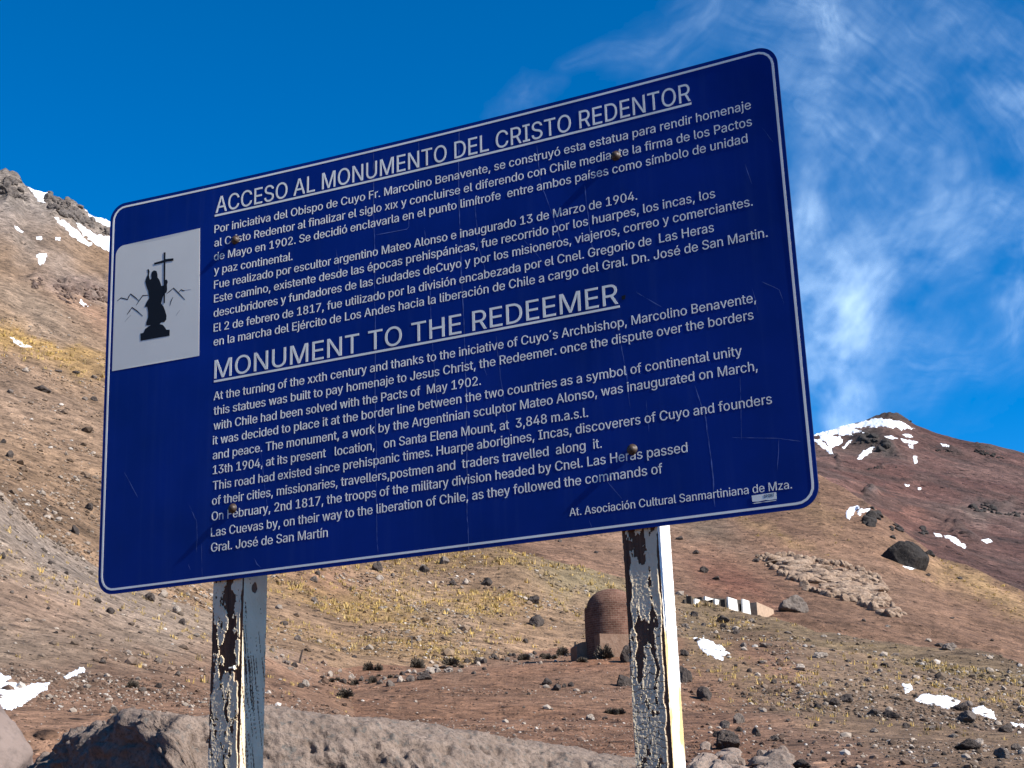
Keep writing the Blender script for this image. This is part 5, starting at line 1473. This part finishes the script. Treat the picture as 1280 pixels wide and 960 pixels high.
# small posts on the slope
p_, r_, _, _ = spot(515, 811)
mm_ = r_[0] / F
m = MB(); m.box(-.05, .05, -.05, .05, -.4, 15 * mm_); m.prism([(-6 * mm_, 15 * mm_), (1.5 * mm_, 15 * mm_), (1.5 * mm_, 16 * mm_), (-6 * mm_, 15.7 * mm_)], -.06, .06)
o = m.build('marker_post', MAT['grey_rock']); o.location = p_[0]; tag(o, 'thin pale marker post with a short arm in the yellow grass', 'post')
p_, r_, _, _ = spot(372, 828); mm_ = r_[0] / F
m = MB(); m.v = []; m.prism([(-.06, -.4), (.06, -.4), (.06 + 5.5 * mm_, 15 * mm_), (5.5 * mm_ - .02, 15 * mm_)], -.05, .05)
o = m.build('stake', MAT['dark_rock']); o.location = p_[0]; tag(o, 'leaning dark stake among pale stones right of the left post', 'stake')

# ------------------------------------------------------------------ loose stones and tussock grass
def scatter(n, x0, x1, y0, y1):
    px = RNG.uniform(x0, x1, n); py = RNG.uniform(y0, y1, n)
    P, r, ia, ir = spot(px, py)
    ok = np.isfinite(r)
    return P[ok], r[ok], ia[ok], ir[ok], px[ok], py[ok]

def build_stones():
    P, r, ia, ir, px, py = scatter(190000, -120, 1400, 380, 985)
    own = OWN[ia, ir]
    clump = fbm2(P[:, 0] / 9, P[:, 1] / 9, 3, 501)
    dens = np.select([own == 0, own == 1, own == 2], [.5, .9, .75], 0) * np.clip(.25 + 1.2 * clump, .05, 1)
    dens = np.where((own == 0) & (px < 850), dens * 1.7, dens) * np.where(r > 300, .35, 1)
    rub = (px > 840) & (py < 835 + (px - 850) * .42)
    dens = np.where(rub, dens * 1.5, np.where(px > 840, dens * .6, dens))
    keep = RNG.uniform(size=len(r)) < dens
    P, r, ia, ir, px = P[keep], r[keep], ia[keep], ir[keep], px[keep]
    n = len(r)
    D, T = ico(1)
    nv = len(D)
    protos = [rock_verts(600 + k, 1, 8, .12)[0] for k in range(8)]
    pk = np.stack(protos)[RNG.integers(0, 8, n)]
    size = np.clip(RNG.lognormal(-2.75, .6, n), .03, .5) * np.where((own[keep] == 0) & (px < 850), .62, 1) * np.clip(r / 110, .3, 1.5)
    a = RNG.uniform(0, 6.28, n); ca, sa = np.cos(a)[:, None], np.sin(a)[:, None]
    V = np.stack([pk[..., 0] * ca - pk[..., 1] * sa, pk[..., 0] * sa + pk[..., 1] * ca, pk[..., 2] * .9], -1) * size[:, None, None] + (P + np.stack([0 * size, 0 * size, size * .22], -1))[:, None, :]
    Tt = (T[None] + (np.arange(n) * nv)[:, None, None]).reshape(-1, 3)
    base = alb[ia, ir]
    kind = RNG.uniform(size=n)
    grey = np.array([.15, .125, .105]); tint_ = np.where((kind < .30)[:, None], base * .5 + .01, np.where((kind < .72)[:, None], base * .6 + grey * .35, np.where((kind < .95)[:, None], np.array([.255, .21, .17]), np.array([.36, .32, .28]))))
    tint_ *= RNG.uniform(.75, 1.25, n)[:, None]
    me = mesh_np('loose_stones', V.reshape(-1, 3), Tt, False)
    set_attr(me, 'tint', np.repeat(tint_, nv, 0), 'FLOAT_COLOR')
    o = link('loose_stones', me, MAT['stone']); tag(o, 'loose stones strewn over the slopes', None, None, 'stuff')
build_stones()

def build_grass():
    P, r, ia, ir, px, py = scatter(150000, -120, 1400, 400, 985)
    g = grass[ia, ir]
    cl = fbm2(P[:, 0] / 4.5, P[:, 1] / 4.5, 3, 521)
    keep = RNG.uniform(size=len(r)) < np.clip(g * (.55 + .8 * cl), 0, 1) * .95 * sstep(40, 90, r)
    P, r = P[keep], r[keep]; n = len(r)
    nb = 11
    sz = np.clip(RNG.lognormal(-.05, .35, n), .5, 2) * np.clip(r / 150, .45, 1.6)
    a = RNG.uniform(0, 6.28, (n, nb)); e = RNG.uniform(.5, 1.45, (n, nb)); L = RNG.uniform(.14, .36, (n, nb)) * sz[:, None]
    tip = np.stack([np.cos(a) * np.sin(e) * L, np.sin(a) * np.sin(e) * L, np.cos(e) * L], -1)
    root = np.stack([np.cos(a) * .12 * sz[:, None], np.sin(a) * .12 * sz[:, None], np.full(a.shape, -.05)], -1)
    wv = np.stack([-np.sin(a), np.cos(a), 0 * a], -1) * (.036 * sz)[:, None, None]
    V = np.stack([root - wv, root + wv, tip + wv * .25, tip - wv * .25], 2) + P[:, None, None, :]
    q = np.arange(n * nb * 4).reshape(-1, 4)
    t1 = RNG.uniform(0, 1, n)[:, None]
    tint_ = (np.array([.50, .34, .105]) * (1 - t1) + np.array([.34, .25, .12]) * t1) * RNG.uniform(.75, 1.2, n)[:, None]
    me = mesh_np('tussock_grass', V.reshape(-1, 3), q, False)
    set_attr(me, 'tint', np.repeat(tint_, nb * 4, 0), 'FLOAT_COLOR')
    o = link('tussock_grass', me, MAT['grass']); tag(o, 'dry yellow tussock grass', None, None, 'stuff')
build_grass()
